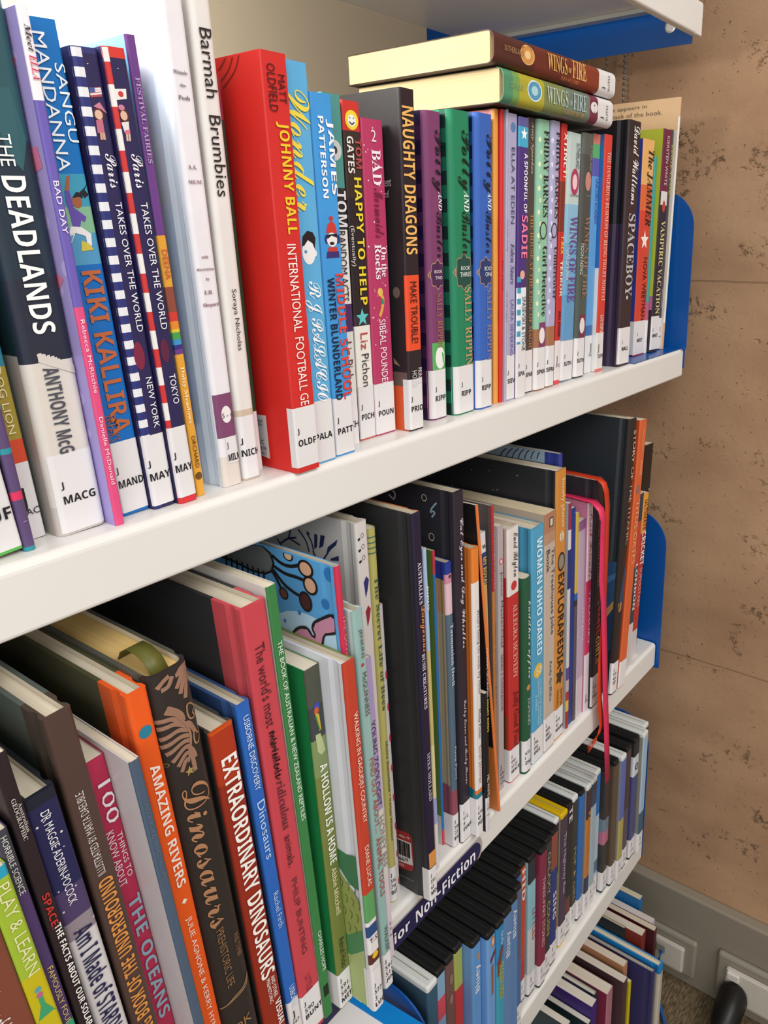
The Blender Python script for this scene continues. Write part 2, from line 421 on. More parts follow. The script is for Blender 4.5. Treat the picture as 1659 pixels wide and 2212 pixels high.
        for i, s in enumerate(lines):
            if not s: continue
            gl, f, asp, _ = glyphs(s, 'B'); b = len(vs)
            zb = z0 + H*(.55 if A else .72) - i*hc*(1.75 if A else 1.5)
            for a, bb in gl:
                x = x0 + a*asp*hc*k1; vs.append((x, yprof(x, t, r) - .0006, zb + bb*hc))
            fs += [tuple(b+j for j in q_) for q_ in f]
        if fs: obj('call_number', mesh('call_number', vs, fs, [mat('#1d1b1e', 'ink')]), lab)
    return root
def on_shelf(o, z, group, lift=0.0, name='book'):
    th = math.atan(o['lean'])
    dz = (o['t']*math.sin(th) if th > 0 else 0) + .0001 + lift
    return book(o, (o['x'], o['y'], z + dz), o['label'], rot=(0, th, 0), group=group, name=name)
UPPER = [
  {'key': 'uf', 'x': 0.1002, 't': 0.032, 'y': 0.32981, 'lean': -0.07368, 'h': 0.2112, 'c': '#7f9aa6', 'd': 0.13094, 'bands': [('#7f9aa6', 0.0419), ('#d9d7d8', 0.0013), ('#57a84a', None)], 'texts': [('JUF', '#1c1a1c', 0.0157, 0.0165, 0.6, 0.97, 'B')], 'label': 'blue grey paperback with bright green foot, left end of the upper shelf'},
  {'key': 'capstone', 'x': 0.13245, 't': 0.00484, 'y': 0.32975, 'lean': -0.04642, 'h': 0.1984, 'c': '#5a4770', 'd': 0.12301, 'r': 0.00192, 'bands': [('#4a7f78', 0.0611), ('#5a4770', 0.045), ('#2f8f9e', 0.0426), ('#5a4770', 0.0264), ('#d6345e', 0.0228), ('#5a4770', 0.0018), ('#2f8f9e', None)], 'texts': [('capstone', '#c9b8d8', 0.0207, 0.0059, 0.35, 0.75, 's')], 'label': 'thin purple spine with teal and pink bands beside the green footed book'},
  {'key': 'doglion', 'x': 0.13748, 't': 0.00983, 'y': 0.3421, 'lean': -0.04642, 'h': 0.2048, 'c': '#3f8d92', 'd': 0.12698, 'bands': [('#2f7f95', 0.0757), ('#a08c38', 0.0448), ('#cf4a2c', 0.0346), ('#dcd8da', None)], 'texts': [('DOG LION', '#e8dcb0', 0.0761, 0.0475, 0.45, 0.75, 'h90'), ('J', '#1c1a1c', 0.0188, 0.0173, 0.2, 0.5, 'h'), ('MAC', '#1c1a1c', 0.012, 0.0133, 0.05, 0.95, 'h')], 'label': 'teal and olive spine with an orange block just above its white sticker'},
  {'key': 'deadlands', 'x': 0.1492, 't': 0.02177, 'y': 0.33382, 'lean': -0.03188, 'h': 0.224, 'c': '#27313f', 'd': 0.13888, 'lc': '#9a8f88', 'extra': 'fur', 'r': 0.00384, 'bands': [('#2b5258', 0.1623), ('#24323f', 0.11), ('#262b3a', 0.0763), ('#d3ccc4', 0.0134), ('#c4bcb6', None)], 'lbands': [('#20353b', 0.0797), ('#b9aea6', None)], 'texts': [('THE', '#e9ecec', 0.1642, 0.1526, 0.35, 0.6, 'h90'), ('DEADLANDS', '#f2f2f0', 0.1491, 0.088, 0.3, 0.72, 'B90'), ('ANTHONY McG', '#4a4c55', 0.0739, 0.0366, 0.32, 0.62, 'B90')], 'lab': (0.0367, ['J', 'MACG'], -0.00128, 0.001), 'sp': [('poly', '#2f5a60', [(0.00877, 0.18016), (0.01677, 0.18093), (0.01928, 0.16229), (0.01567, 0.15075), (0.01156, 0.15632), (0.00933, 0.16729)]), ('poly', '#1c2733', [(0.01145, 0.13914), (0.01346, 0.13442), (0.0138, 0.12726), (0.01574, 0.11867), (0.01765, 0.10625), (0.00838, 0.10709), (0.00954, 0.12145)]), ('line', '#cfc8c0', [(0.00682, 0.07654), (0.00688, 0.07842), (0.00673, 0.08012)], 0.0013), ('line', '#cfc8c0', [(0.00735, 0.07627), (0.00742, 0.07816), (0.00734, 0.08024)], 0.0013), ('line', '#cfc8c0', [(0.00788, 0.076), (0.00795, 0.07789), (0.00782, 0.07976)], 0.0013), ('line', '#cfc8c0', [(0.00842, 0.07573), (0.00849, 0.07762), (0.00842, 0.07979)], 0.0013), ('line', '#cfc8c0', [(0.00896, 0.07546), (0.00902, 0.07735), (0.00896, 0.07955)], 0.0013), ('line', '#cfc8c0', [(0.0095, 0.07518), (0.00956, 0.07708), (0.00935, 0.07858)], 0.0013), ('line', '#cfc8c0', [(0.01004, 0.07491), (0.0101, 0.07681), (0.00988, 0.07824)], 0.0013), ('line', '#cfc8c0', [(0.01058, 0.07463), (0.01065, 0.07654), (0.01063, 0.07902)], 0.0013), ('line', '#cfc8c0', [(0.01113, 0.07435), (0.01119, 0.07626), (0.01103, 0.07802)], 0.0013), ('line', '#cfc8c0', [(0.01167, 0.07408), (0.01174, 0.07599), (0.01156, 0.07771)], 0.0013), ('line', '#cfc8c0', [(0.01222, 0.0738), (0.01228, 0.07571), (0.01231, 0.07841)], 0.0013), ('line', '#cfc8c0', [(0.01277, 0.07352), (0.01283, 0.07544), (0.01272, 0.07747)], 0.0013), ('line', '#cfc8c0', [(0.01332, 0.07324), (0.01338, 0.07516), (0.01336, 0.07767)], 0.0013), ('line', '#cfc8c0', [(0.01388, 0.07296), (0.01394, 0.07489), (0.01382, 0.07693)], 0.0013), ('line', '#cfc8c0', [(0.01443, 0.07268), (0.01449, 0.07461), (0.01442, 0.07687)], 0.0013), ('line', '#cfc8c0', [(0.01499, 0.0724), (0.01505, 0.07433), (0.01484, 0.07596)], 0.0013), ('line', '#cfc8c0', [(0.01555, 0.07211), (0.0156, 0.07405), (0.01553, 0.07631)], 0.0013), ('line', '#cfc8c0', [(0.01611, 0.07183), (0.01616, 0.07377), (0.01614, 0.07634)], 0.0013), ('line', '#cfc8c0', [(0.01667, 0.07154), (0.01672, 0.07349), (0.01661, 0.07561)], 0.0013), ('line', '#cfc8c0', [(0.01723, 0.07126), (0.01729, 0.0732), (0.01723, 0.07562)], 0.0013), ('line', '#cfc8c0', [(0.0178, 0.07097), (0.01785, 0.07292), (0.01778, 0.07525)], 0.0013), ('line', '#cfc8c0', [(0.01837, 0.07068), (0.01842, 0.07264), (0.01818, 0.07418)], 0.0013), ('line', '#cfc8c0', [(0.01894, 0.07039), (0.01899, 0.07235), (0.01893, 0.0748)], 0.0013), ('line', '#cfc8c0', [(0.01951, 0.0701), (0.01956, 0.07206), (0.01946, 0.0743)], 0.0013), ('line', '#cfc8c0', [(0.02008, 0.06981), (0.02013, 0.07178), (0.01995, 0.07364)], 0.0013), ('line', '#cfc8c0', [(0.02066, 0.06952), (0.0207, 0.07149), (0.02045, 0.073)], 0.0013)], 'label': 'thick dark spine with huge white capitals above a pale wolf fur lower third'},
  {'key': 'ella', 'x': 0.17117, 't': 0.00433, 'y': 0.32686, 'lean': -0.03188, 'h': 0.20936, 'c': '#6f5fb0', 'd': 0.1298, 'lc': '#a99ad6', 'lmat': 'dots_pink', 'bands': [('#eee9ee', 0.177), ('#6a5cae', 0.0982), ('#d94d7e', None)], 'texts': [('Meet', '#3c3238', 0.2032, 0.1937, 0.25, 0.75, 'i90'), ('ELLA', '#cf2f55', 0.1927, 0.1841, 0.2, 0.85, 's90'), ('BAD DAY', '#f0ecf4', 0.1478, 0.1276, 0.2, 0.7, 'h90'), ('Rebecca McRitchie', '#f5dbe4', 0.0931, 0.0616, 0.25, 0.65, 'h90'), ('Danielle McDonald', '#f5dbe4', 0.0509, 0.0198, 0.25, 0.65, 'h90')], 'lp': [('poly', '#d87a9c', [(0.01598, 0.19227), (0.01138, 0.19332), (0.00767, 0.19232), (0.01129, 0.1858), (0.01562, 0.18252), (0.01617, 0.18966)]), ('poly', '#d87a9c', [(0.01457, 0.16), (0.00492, 0.16084), (0.0037, 0.15277), (0.00911, 0.15162), (0.0115, 0.15526)]), ('line', '#d87a9c', [(0.00886, 0.15219), (0.01463, 0.14805)], 0.0009), ('poly', '#d87a9c', [(0.01353, 0.11059), (0.00778, 0.11171), (0.0044, 0.10962), (0.01148, 0.10336)])], 'label': 'slim lavender book with pink dotted cover and a pink lower spine'},
  {'key': 'kiki', 'x': 0.17972, 't': 0.01369, 'y': 0.33564, 'lean': -0.04696, 'h': 0.20855, 'c': '#0e6cb4', 'd': 0.1293, 'bands': [('#0e6cb4', 0.1513), ('#3a93b0', 0.1383), ('#7fb08e', 0.1277), ('#4f94bd', 0.1148), ('#1268b6', None)], 'texts': [('SANGU', '#e9eef2', 0.1927, 0.1634, 0.66, 0.97, 'h90'), ('MANDANNA', '#e9eef2', 0.2033, 0.1522, 0.18, 0.55, 'h90'), ('KIKI KALLIRA', '#b5613a', 0.1123, 0.0398, 0.22, 0.85, 'B90'), ('BREAKS', '#9a5a48', 0.0486, 0.0366, 0.0, 0.42, 'h90')], 'deco': [['dancer', 0.139]], 'lab': (0.0358, ['J', 'MAND'], 0.0, 0.0015), 'sp': [('poly', '#9a5a3c', [(0.00312, 0.14457), (0.00522, 0.15032), (0.00668, 0.15068), (0.00487, 0.14412)]), ('poly', '#5f4aa0', [(0.00316, 0.14475), (0.00513, 0.14472), (0.00569, 0.13806), (0.01028, 0.13416), (0.00915, 0.13205), (0.00787, 0.13311), (0.0067, 0.1302), (0.00367, 0.13053), (0.00344, 0.13503), (0.00279, 0.1406)]), ('ell', '#9a5a3c', (0.00753, 0.14037), 0.00213, 0.00252), ('poly', '#1f1c26', [(0.00569, 0.14177), (0.00787, 0.1442), (0.01015, 0.1438), (0.01037, 0.14168), (0.00846, 0.14221)]), ('line', '#1f1c26', [(0.0103, 0.14293), (0.01271, 0.14463), (0.01421, 0.14624)], 0.003), ('poly', '#dfe0e2', [(0.00277, 0.1307), (0.00724, 0.13018), (0.0109, 0.12726), (0.01032, 0.12252), (0.00837, 0.12252), (0.00838, 0.12649), (0.0042, 0.12799), (0.00114, 0.12311), (-0.00031, 0.1232), (0.00128, 0.12751)]), ('poly', '#c8b84a', [(0.00611, 0.12484), (0.00924, 0.12337), (0.01077, 0.12068), (0.00517, 0.12042)])], 'label': 'broad blue paperback with copper lettering and a dancing child in purple'},
  {'key': 'newyork', 'x': 0.1936, 't': 0.01171, 'y': 0.33188, 'lean': -0.03906, 'h': 0.2001, 'c': '#2b2650', 'd': 0.12406, 'side': (0.0037, '#dfe0e4', '#2a3070', 0.36), 'r': 0.00192, 'bands': [('#33376e', 0.1978), ('#2b2650', None)], 'texts': [('Paris', '#e6e6ee', 0.1598, 0.1461, 0.52, 0.936, 'S90'), ('TAKES OVER THE WORLD', '#e6e6ec', 0.1404, 0.0846, 0.584, 0.84, 'h90'), ('NEW YORK', '#e6e6ec', 0.0636, 0.0395, 0.584, 0.84, 'h90')], 'deco': [['tri', '#e9e9ec', 0.1972, 0.1937], ['flag_us', 0.1838], ['girl', 0.1726, '#c98a9a'], ['drop', '#7a2340', 0.0739]], 'lab': (0.0365, ['J', 'MAY'], 0.0, 0.0017), 'sp': [('poly', '#b04a50', [(0.00458, 0.18496), (0.00956, 0.18563), (0.00964, 0.18199), (0.00462, 0.18123)]), ('poly', '#3c5a98', [(0.00458, 0.18496), (0.00692, 0.18528), (0.00681, 0.1834), (0.00447, 0.18308)]), ('line', '#e0d8d8', [(0.00705, 0.18459), (0.00971, 0.18506)], 0.0007), ('line', '#e0d8d8', [(0.00702, 0.18377), (0.00982, 0.18424)], 0.0007), ('line', '#e0d8d8', [(0.00459, 0.1824), (0.00977, 0.1833)], 0.0007), ('ell', '#4a2c24', (0.00687, 0.17496), 0.00246, 0.00276), ('ell', '#d8b09a', (0.00672, 0.17489), 0.00171, 0.00185), ('poly', '#c67a92', [(0.00504, 0.17797), (0.00804, 0.17979), (0.01072, 0.17563), (0.00785, 0.17711)]), ('poly', '#b86a80', [(0.00504, 0.17264), (0.0081, 0.17324), (0.00797, 0.16811), (0.00486, 0.16766)]), ('line', '#c89a84', [(0.00637, 0.16803), (0.00615, 0.16524)], 0.0011), ('line', '#c89a84', [(0.00755, 0.16809), (0.00741, 0.16529)], 0.0011)], 'label': 'navy spine with a blue and white striped edge and a tiny striped flag'},
  {'key': 'tokyo', 'x': 0.2055, 't': 0.01008, 'y': 0.32846, 'lean': -0.03906, 'h': 0.20141, 'c': '#2b2650', 'd': 0.12487, 'peak': 1, 'side': (0.0085, '#e0dcd8', '#c2302e', 0.2), 'r': 0.00192, 'bands': [('#cf3a34', 0.1973), ('#2b2650', 0.0054), ('#cf2f38', None)], 'texts': [('Paris', '#e6e6ee', 0.1602, 0.1463, 0.4, 0.92, 'S90'), ('TAKES OVER THE WORLD', '#e6e6ec', 0.1405, 0.0849, 0.48, 0.8, 'h90'), ('TOKYO', '#e6e6ec', 0.064, 0.0497, 0.48, 0.8, 'h90')], 'deco': [['tri', '#e9e9ec', 0.1967, 0.1932], ['flag_jp', 0.1837], ['girl', 0.1725, '#e4dcdc'], ['drop', '#5a2040', 0.0752]], 'lab': (0.0386, ['J', 'MAY'], 0.0, 0.0032), 'sp': [('poly', '#e4e0de', [(0.00195, 0.1854), (0.00709, 0.18585), (0.00669, 0.18192), (0.00159, 0.1811)]), ('ell', '#c23a34', (0.00432, 0.18359), 0.00121, 0.00117), ('ell', '#4a2c24', (0.00425, 0.17529), 0.00215, 0.003), ('ell', '#d8b09a', (0.00411, 0.17528), 0.00158, 0.00187), ('ell', '#c67a92', (0.00358, 0.17838), 0.00142, 0.00112), ('poly', '#dcd8d8', [(0.00236, 0.17251), (0.00583, 0.17308), (0.00542, 0.16876), (0.00322, 0.16853)]), ('line', '#d0b0a0', [(0.00411, 0.1687), (0.00381, 0.1653)], 0.0009), ('line', '#d0b0a0', [(0.0052, 0.16875), (0.00498, 0.16535)], 0.0009), ('poly', '#d4687c', [(0.00343, 0.16958), (0.00579, 0.16989), (0.00562, 0.16828), (0.00329, 0.16817)])], 'label': 'navy spine with a red and white striped edge and a red dot flag'},
  {'key': 'fairies', 'x': 0.21757, 't': 0.00489, 'y': 0.3318, 'lean': -0.03462, 'h': 0.20836, 'c': '#6a3f86', 'd': 0.12918, 'lc': '#6db4dc', 'bands': [('#6a3f86', 0.1267), ('#e0a13a', 0.1037), ('#8c4a3c', 0.0921), ('#cf3c36', 0.0878), ('#e0892f', 0.0841), ('#d9c23a', 0.0826), ('#4a9c4e', 0.0793), ('#3d8fc8', 0.0767), ('#3a2f80', 0.0745), ('#6a3f86', 0.0721), ('#e2a238', None)], 'texts': [('FESTIVAL FAIRIES', '#b09ac0', 0.1918, 0.1573, 0.25, 0.7, 'r90'), ('DEENA', '#c4604a', 0.1205, 0.1072, 0.2, 0.8, 'h90'), ('Daisy Meadows', '#f3e3c4', 0.0661, 0.038, 0.15, 0.65, 'r90'), ('ORCHARD', '#4a3214', 0.0316, 0.015, 0.25, 0.7, 'h90')], 'deco': [['disc', '#6b4a18', 0.0105, 0.8]], 'label': 'thin purple spine changing through rainbow stripes to golden orange'},
  {'key': 'redblue', 'x': 0.23125, 't': 0.00279, 'y': 0.3488, 'lean': -0.03899, 'h': 0.20986, 'c': '#2a3c7c', 'd': 0.13011, 'bands': [('#c23a3c', 0.1382), ('#2d55a0', 0.046), ('#2d3a70', 0.0322), ('#e4dfe0', -0.0034), ('#3d5a86', None)], 'label': 'narrow red and blue spine squeezed beside the thick white book'},
  {'key': 'pooh', 'x': 0.23423, 't': 0.01185, 'y': 0.33187, 'lean': -0.02155, 'h': 0.2432, 'c': '#e2dfe4', 'd': 0.15078, 'lc': '#e3e3e8', 'hb': 1, 'r': 0.00256, 'bands': [('#e2dfe4', 0.0164), ('#d8cec6', None)], 'texts': [('Winnie', '#5e5258', 0.1965, 0.1971, 0.12, 0.72, 'r'), ('-the-', '#5e5258', 0.1914, 0.1917, 0.3, 0.62, 'r'), ('Pooh', '#5e5258', 0.1862, 0.1865, 0.2, 0.7, 'r'), ('A.A.', '#845560', 0.157, 0.157, 0.22, 0.62, 'r'), ('MILNE', '#845560', 0.1504, 0.1505, 0.15, 0.78, 'r'), ('with', '#845560', 0.1168, 0.1163, 0.3, 0.62, 'r'), ('decorations', '#845560', 0.1111, 0.1107, 0.05, 0.85, 'r'), ('by', '#845560', 0.1061, 0.106, 0.38, 0.55, 'r'), ('E.H.', '#845560', 0.1002, 0.0996, 0.22, 0.62, 'r'), ('Shepard', '#845560', 0.0942, 0.0934, 0.1, 0.85, 'r'), ('5 - 6', '#5a4a50', 0.0386, 0.0373, 0.3, 0.85, 'r')], 'deco': [['donkey', 0.1314], ['bear', 0.063], ['rrect', '#7a4468', 0.0492, 0.0265, 0.02, 0.98], ['oval', '#e4dfe0', 0.0383, 0.5]], 'lab': (0.0264, ['J', 'MILN'], -0.00384, 0.0123), 'label': 'thick white hardback with a purple round number sticker and pale bear drawing'},
  {'key': 'barmah', 'x': 0.24766, 't': 0.0119, 'y': 0.33291, 'lean': -0.01125, 'h': 0.2368, 'c': '#dcd8d4', 'd': 0.14682, 'lc': '#d8d4cf', 'r': 0.0032, 'bands': [('#dcd8d4', 0.0385), ('#c6b4a0', None)], 'texts': [('Barmah', '#221e20', 0.2176, 0.1882, 0.25, 0.8, 'h90'), ('Brumbies', '#221e20', 0.1808, 0.1445, 0.25, 0.8, 'h90'), ('Soraya Nicholas', '#2e2a2c', 0.1005, 0.0696, 0.35, 0.65, 'h90')], 'lab': (0.0351, ['J', 'NICH'], 0.0, 0.001), 'label': 'tall off white spine with plain black lettering beside the thick red paperback'},
  {'key': 'green_thin', 'x': 0.26451, 't': 0.00384, 'y': 0.3424, 'lean': -0.01604, 'h': 0.19973, 'c': '#2a3a30', 'd': 0.12383, 'bands': [('#8c2f40', 0.181), ('#2a3a30', 0.1319), ('#24422c', 0.0338), ('#e4dfe0', None)], 'label': 'very narrow dark green spine hidden between white and red books'},
  {'key': 'johnny', 'x': 0.27281, 't': 0.01615, 'y': 0.31869, 'lean': -0.0105, 'h': 0.2105, 'c': '#c92c2a', 'd': 0.13051, 'lc': '#d32a24', 'lcirc': 1, 'backsticker': 1, 'r': 0.00096, 'texts': [('MATT', '#3a1416', 0.2008, 0.188, 0.58, 0.85, 'h90'), ('OLDFIELD', '#3a1416', 0.205, 0.1838, 0.18, 0.5, 'h90'), ('JOHNNY BALL', '#e6c22e', 0.1793, 0.1266, 0.35, 0.85, 'B90'), ('INTERNATIONAL', '#f0e6e0', 0.1217, 0.0773, 0.35, 0.72, 'h90'), ('FOOTBALL', '#f0e6e0', 0.0742, 0.0456, 0.35, 0.72, 'h90'), ('GE', '#f0e6e0', 0.0439, 0.0373, 0.35, 0.72, 'h90')], 'lab': (0.0366, ['J', 'OLDF'], 0.0044800000000000005, 0.0031), 'lp': [('line', '#7a181a', [(0.02508, 0.20984), (0.02879, 0.20674), (0.03197, 0.20503)], 0.0008), ('line', '#7a181a', [(0.01995, 0.2096), (0.02404, 0.20409), (0.03057, 0.20005)], 0.0008), ('line', '#7a181a', [(0.01517, 0.20958), (0.01959, 0.20297), (0.02962, 0.19662)], 0.0008), ('poly', '#d6d2d2', [(0.03128, 0.03002), (0.02253, 0.03029), (0.02251, 0.00515), (0.03136, 0.00642)])], 'lt': [('look', '#2a2628', (0.02993, 0.02712), (0.02527, 0.02707), 0.0022), ('while', '#2a2628', (0.02993, 0.02486), (0.02562, 0.02477), 0.0018), ('SC', '#2a2628', (0.02986, 0.0145), (0.02586, 0.01467), 0.0026), ('$9.99', '#2a2628', (0.0307, 0.01067), (0.02444, 0.01061), 0.003), ('ONLY', '#2a2628', (0.03017, 0.00785), (0.02461, 0.00787), 0.0018)], 'label': 'thick bright red paperback with yellow and white spine lettering'},
  {'key': 'wonder', 'x': 0.28928, 't': 0.01711, 'y': 0.32337, 'lean': -0.00922, 'h': 0.20971, 'c': '#5aa6d4', 'd': 0.13002, 'texts': [('Wonder', '#e9d24a', 0.1964, 0.1378, 0.1, 0.95, 'S90'), ('R J PALACIO', '#eef2f4', 0.1022, 0.0348, 0.15, 0.85, 'S90')], 'deco': [['face', 0.1201]], 'lab': (0.0365, ['', 'PALA'], 0.0, 0.001), 'sp': [('ell', '#e4e4e4', (0.00832, 0.11722), 0.0046, 0.00622), ('ell', '#e4e4e4', (0.01298, 0.11665), 0.00107, 0.00168), ('poly', '#1f1a1e', [(0.00385, 0.12045), (0.00479, 0.12553), (0.00831, 0.12834), (0.01204, 0.1276), (0.01383, 0.12455), (0.01273, 0.11882), (0.01141, 0.12183), (0.00825, 0.12356), (0.00538, 0.12075)]), ('ell', '#4a90c0', (0.00617, 0.11764), 0.00104, 0.0009)], 'label': 'sky blue spine with looping yellow title and one eyed white face'},
  {'key': 'middle', 'x': 0.30888, 't': 0.01616, 'y': 0.32531, 'lean': -0.01108, 'h': 0.19752, 'c': '#3f93d4', 'd': 0.12246, 'r': 0.00192, 'texts': [('JAMES', '#f0f2f6', 0.185, 0.1472, 0.6, 0.95, 'B90'), ('PATTERSON', '#f0f2f6', 0.1862, 0.1453, 0.25, 0.5, 'B90'), ('MIDDLE SCHOOL', '#d5403a', 0.1051, 0.0333, 0.55, 0.98, 'B90'), ('WINTER BLUNDERLAND', '#16203a', 0.1032, 0.0338, 0.15, 0.48, 'B90')], 'deco': [['hatkid', 0.124]], 'lab': (0.0349, ['J', 'PATT'], 0.0, 0.001), 'sp': [('ell', '#b8362e', (0.00889, 0.13484), 0.00162, 0.0012), ('poly', '#c23a30', [(0.00445, 0.12715), (0.0057, 0.13135), (0.00898, 0.13379), (0.01181, 0.13151), (0.01279, 0.12702)]), ('ell', '#26306a', (0.00451, 0.12384), 0.0014, 0.0024), ('ell', '#26306a', (0.01329, 0.12379), 0.00124, 0.00244), ('ell', '#e2dcdc', (0.00853, 0.12353), 0.00389, 0.00378), ('poly', '#1c1820', [(0.00496, 0.12623), (0.01256, 0.12681), (0.01233, 0.12452), (0.00835, 0.12574), (0.00491, 0.12383)]), ('ell', '#2a2026', (0.00833, 0.12161), 0.00184, 0.00086), ('poly', '#c23a30', [(0.00527, 0.11956), (0.01225, 0.11964), (0.01242, 0.11718), (0.00502, 0.11715)]), ('poly', '#3a2c6a', [(0.00422, 0.11732), (0.01306, 0.1173), (0.01335, 0.11395), (0.00336, 0.11392)])], 'label': 'blue spine with white author name and shivering child in a red hat'},
  {'key': 'tomrandom', 'x': 0.32523, 't': 0.01461, 'y': 0.336, 'lean': 0.00122, 'h': 0.20074, 'c': '#4d8f8a', 'd': 0.12446, 'bands': [('#4d8f8a', 0.1518), ('#2c2a30', 0.1291), ('#e0dcd8', 0.0868), ('#4b3060', 0.0704), ('#dcd8d4', 0.0329), ('#e4dfe0', None)], 'texts': [('TOM', '#dedee0', 0.1503, 0.1305, 0.4, 0.95, 'B90'), ('RANDOM ACTS', '#2a2830', 0.1283, 0.0885, 0.4, 0.8, 'h90'), ('Liz Pichon', '#6a3a3c', 0.0645, 0.0337, 0.35, 0.8, 'h90'), ('PICH', '#1c1a1c', 0.014, 0.0132, 0.1, 0.95, 'h')], 'deco': [['disc', '#c9c9c9', 0.1717, 0.75], ['disc', '#3a3a40', 0.1717, 0.3]], 'label': 'teal spine mostly tucked behind the blue one, grey smiling badge near its top'},
  {'key': 'tomhelp', 'x': 0.34429, 't': 0.01412, 'y': 0.33959, 'lean': 0.00062, 'h': 0.19951, 'c': '#2a2228', 'd': 0.1237, 'bands': [('#c8352f', 0.1836), ('#3a2c28', 0.1472), ('#2a2228', 0.079), ('#3a2c38', 0.0723), ('#e6e2dc', 0.034), ('#c2584a', None)], 'texts': [('TOM', '#b04a48', 0.1797, 0.1633, 0.6, 0.95, 'B90'), ('GATES', '#e4e0dc', 0.1806, 0.1605, 0.12, 0.5, 'B90'), ('HAPPY TO HELP', '#e8cf36', 0.1584, 0.0848, 0.42, 0.85, 'B90'), ('(Eventually)', '#d8d4d0', 0.1314, 0.108, 0.02, 0.28, 'h90'), ('Liz', '#b8423c', 0.0679, 0.0576, 0.3, 0.75, 'h90'), ('Pichon', '#3a3a40', 0.0549, 0.0343, 0.3, 0.75, 'h90')], 'deco': [['disc', '#e8cf36', 0.1894, 0.75], ['disc', '#e9e9e4', 0.1891, 0.45], ['smile', 0.1891], ['star', '#5ac0c0', 0.0773, 0.8]], 'lab': (0.0349, ['J', 'PICH'], 0.0, 0.001), 'label': 'black and red comic spine with bubbly yellow title and smiling sun badge'},
  {'key': 'mermaids', 'x': 0.35881, 't': 0.01856, 'y': 0.3391, 'lean': 0.00079, 'h': 0.19158, 'c': '#b23a62', 'd': 0.11878, 'specks': 1, 'texts': [('2', '#ecdfe4', 0.1854, 0.1795, 0.4, 0.62, 'r'), ('BAD', '#efe4ea', 0.175, 0.1547, 0.38, 0.8, 'r90'), ('Mermaids', '#7a2440', 0.1531, 0.1243, 0.4, 0.85, 'S90'), ('On the', '#efe4ea', 0.1187, 0.1008, 0.6, 0.88, 'r90'), ('Rocks', '#efe4ea', 0.1204, 0.0995, 0.3, 0.62, 'r90'), ('SIBÉAL POUNDER', '#efe4ea', 0.0747, 0.0316, 0.35, 0.75, 'h90')], 'deco': [['mermaid', 0.086]], 'lab': (0.0341, ['J', 'POUN'], 0.0, 0.001), 'label': 'dark pink paperback with pale lettering and a tiny golden mermaid'},
  {'key': 'naughty', 'x': 0.38037, 't': 0.01392, 'y': 0.32863, 'lean': 0.00662, 'h': 0.20961, 'c': '#2a2026', 'd': 0.12996, 'lc': '#2b2b2e', 'r': 0.0016, 'bands': [('#2a2026', 0.1012), ('#e2502e', 0.0534), ('#2a2228', None)], 'lbands': [('#262426', 0.0393), ('#6a5450', 0.0299), ('#d9572e', None)], 'texts': [('NAUGHTY DRAGONS', '#e5b064', 0.1996, 0.1139, 0.08, 0.85, 'B90'), ('MAKE TROUBLE!', '#2c1c1e', 0.0972, 0.0582, 0.25, 0.72, 'h90'), ('PRINCE', '#d8d4d4', 0.0416, 0.0308, 0.62, 0.9, 'h90'), ('HOUSE', '#d8d4d4', 0.0402, 0.0292, 0.2, 0.55, 'h90')], 'lab': (0.0347, ['J', 'PRIO'], 0.00512, 0.001), 'lp': [('ell', '#6a5a54', (0.00801, 0.09048), 0.00295, 0.00349), ('poly', '#8a7860', [(0.01282, 0.04855), (0.00677, 0.04306), (0.01218, 0.04445)])], 'lt': [('current', '#b8b4b4', (0.0216, 0.15653), (0.00857, 0.15659), 0.0042), ('of', '#b8b4b4', (0.01401, 0.15006), (0.01076, 0.1501), 0.0042)], 'label': 'black paperback with gold capitals and an orange flame panel on its spine'},
  {'key': 'polly_purple', 'x': 0.41242, 't': 0.01857, 'y': 0.33575, 'lean': 0.00501, 'h': 0.20143, 'c': '#7a3d68', 'd': 0.12488, 'lc': '#4b2450', 'lmat': 'plaid_purple', 'r': 0.0044800000000000005, 'bands': [('#7a3d68', None)], 'texts': [('Polly', '#1d1620', 0.1905, 0.1524, 0.3, 0.98, 'S90'), ('AND', '#efe6ea', 0.1529, 0.1411, 0.62, 0.85, 'i90'), ('Buster', '#1d1620', 0.1402, 0.1107, 0.5, 0.9, 'S90'), ('BOOK', '#efe6ea', 0.1017, 0.1019, 0.3, 0.75, 'h'), ('TWO', '#efe6ea', 0.0976, 0.0977, 0.35, 0.75, 'h'), ('SALLY RIPPIN', '#9a6a50', 0.0876, 0.0504, 0.4, 0.7, 'r90')], 'deco': [['badge', '#4a2450', 0.0998], ['rrect', '#5aa860', 0.0542, 0.0326, 0.12, 0.98], ['oval', '#e9e9e4', 0.0434, 0.55]], 'lab': (0.0352, ['J', 'RIPP'], 0.0, 0.001), 'label': 'plum purple spine with checked cover edge and a green award sticker'},
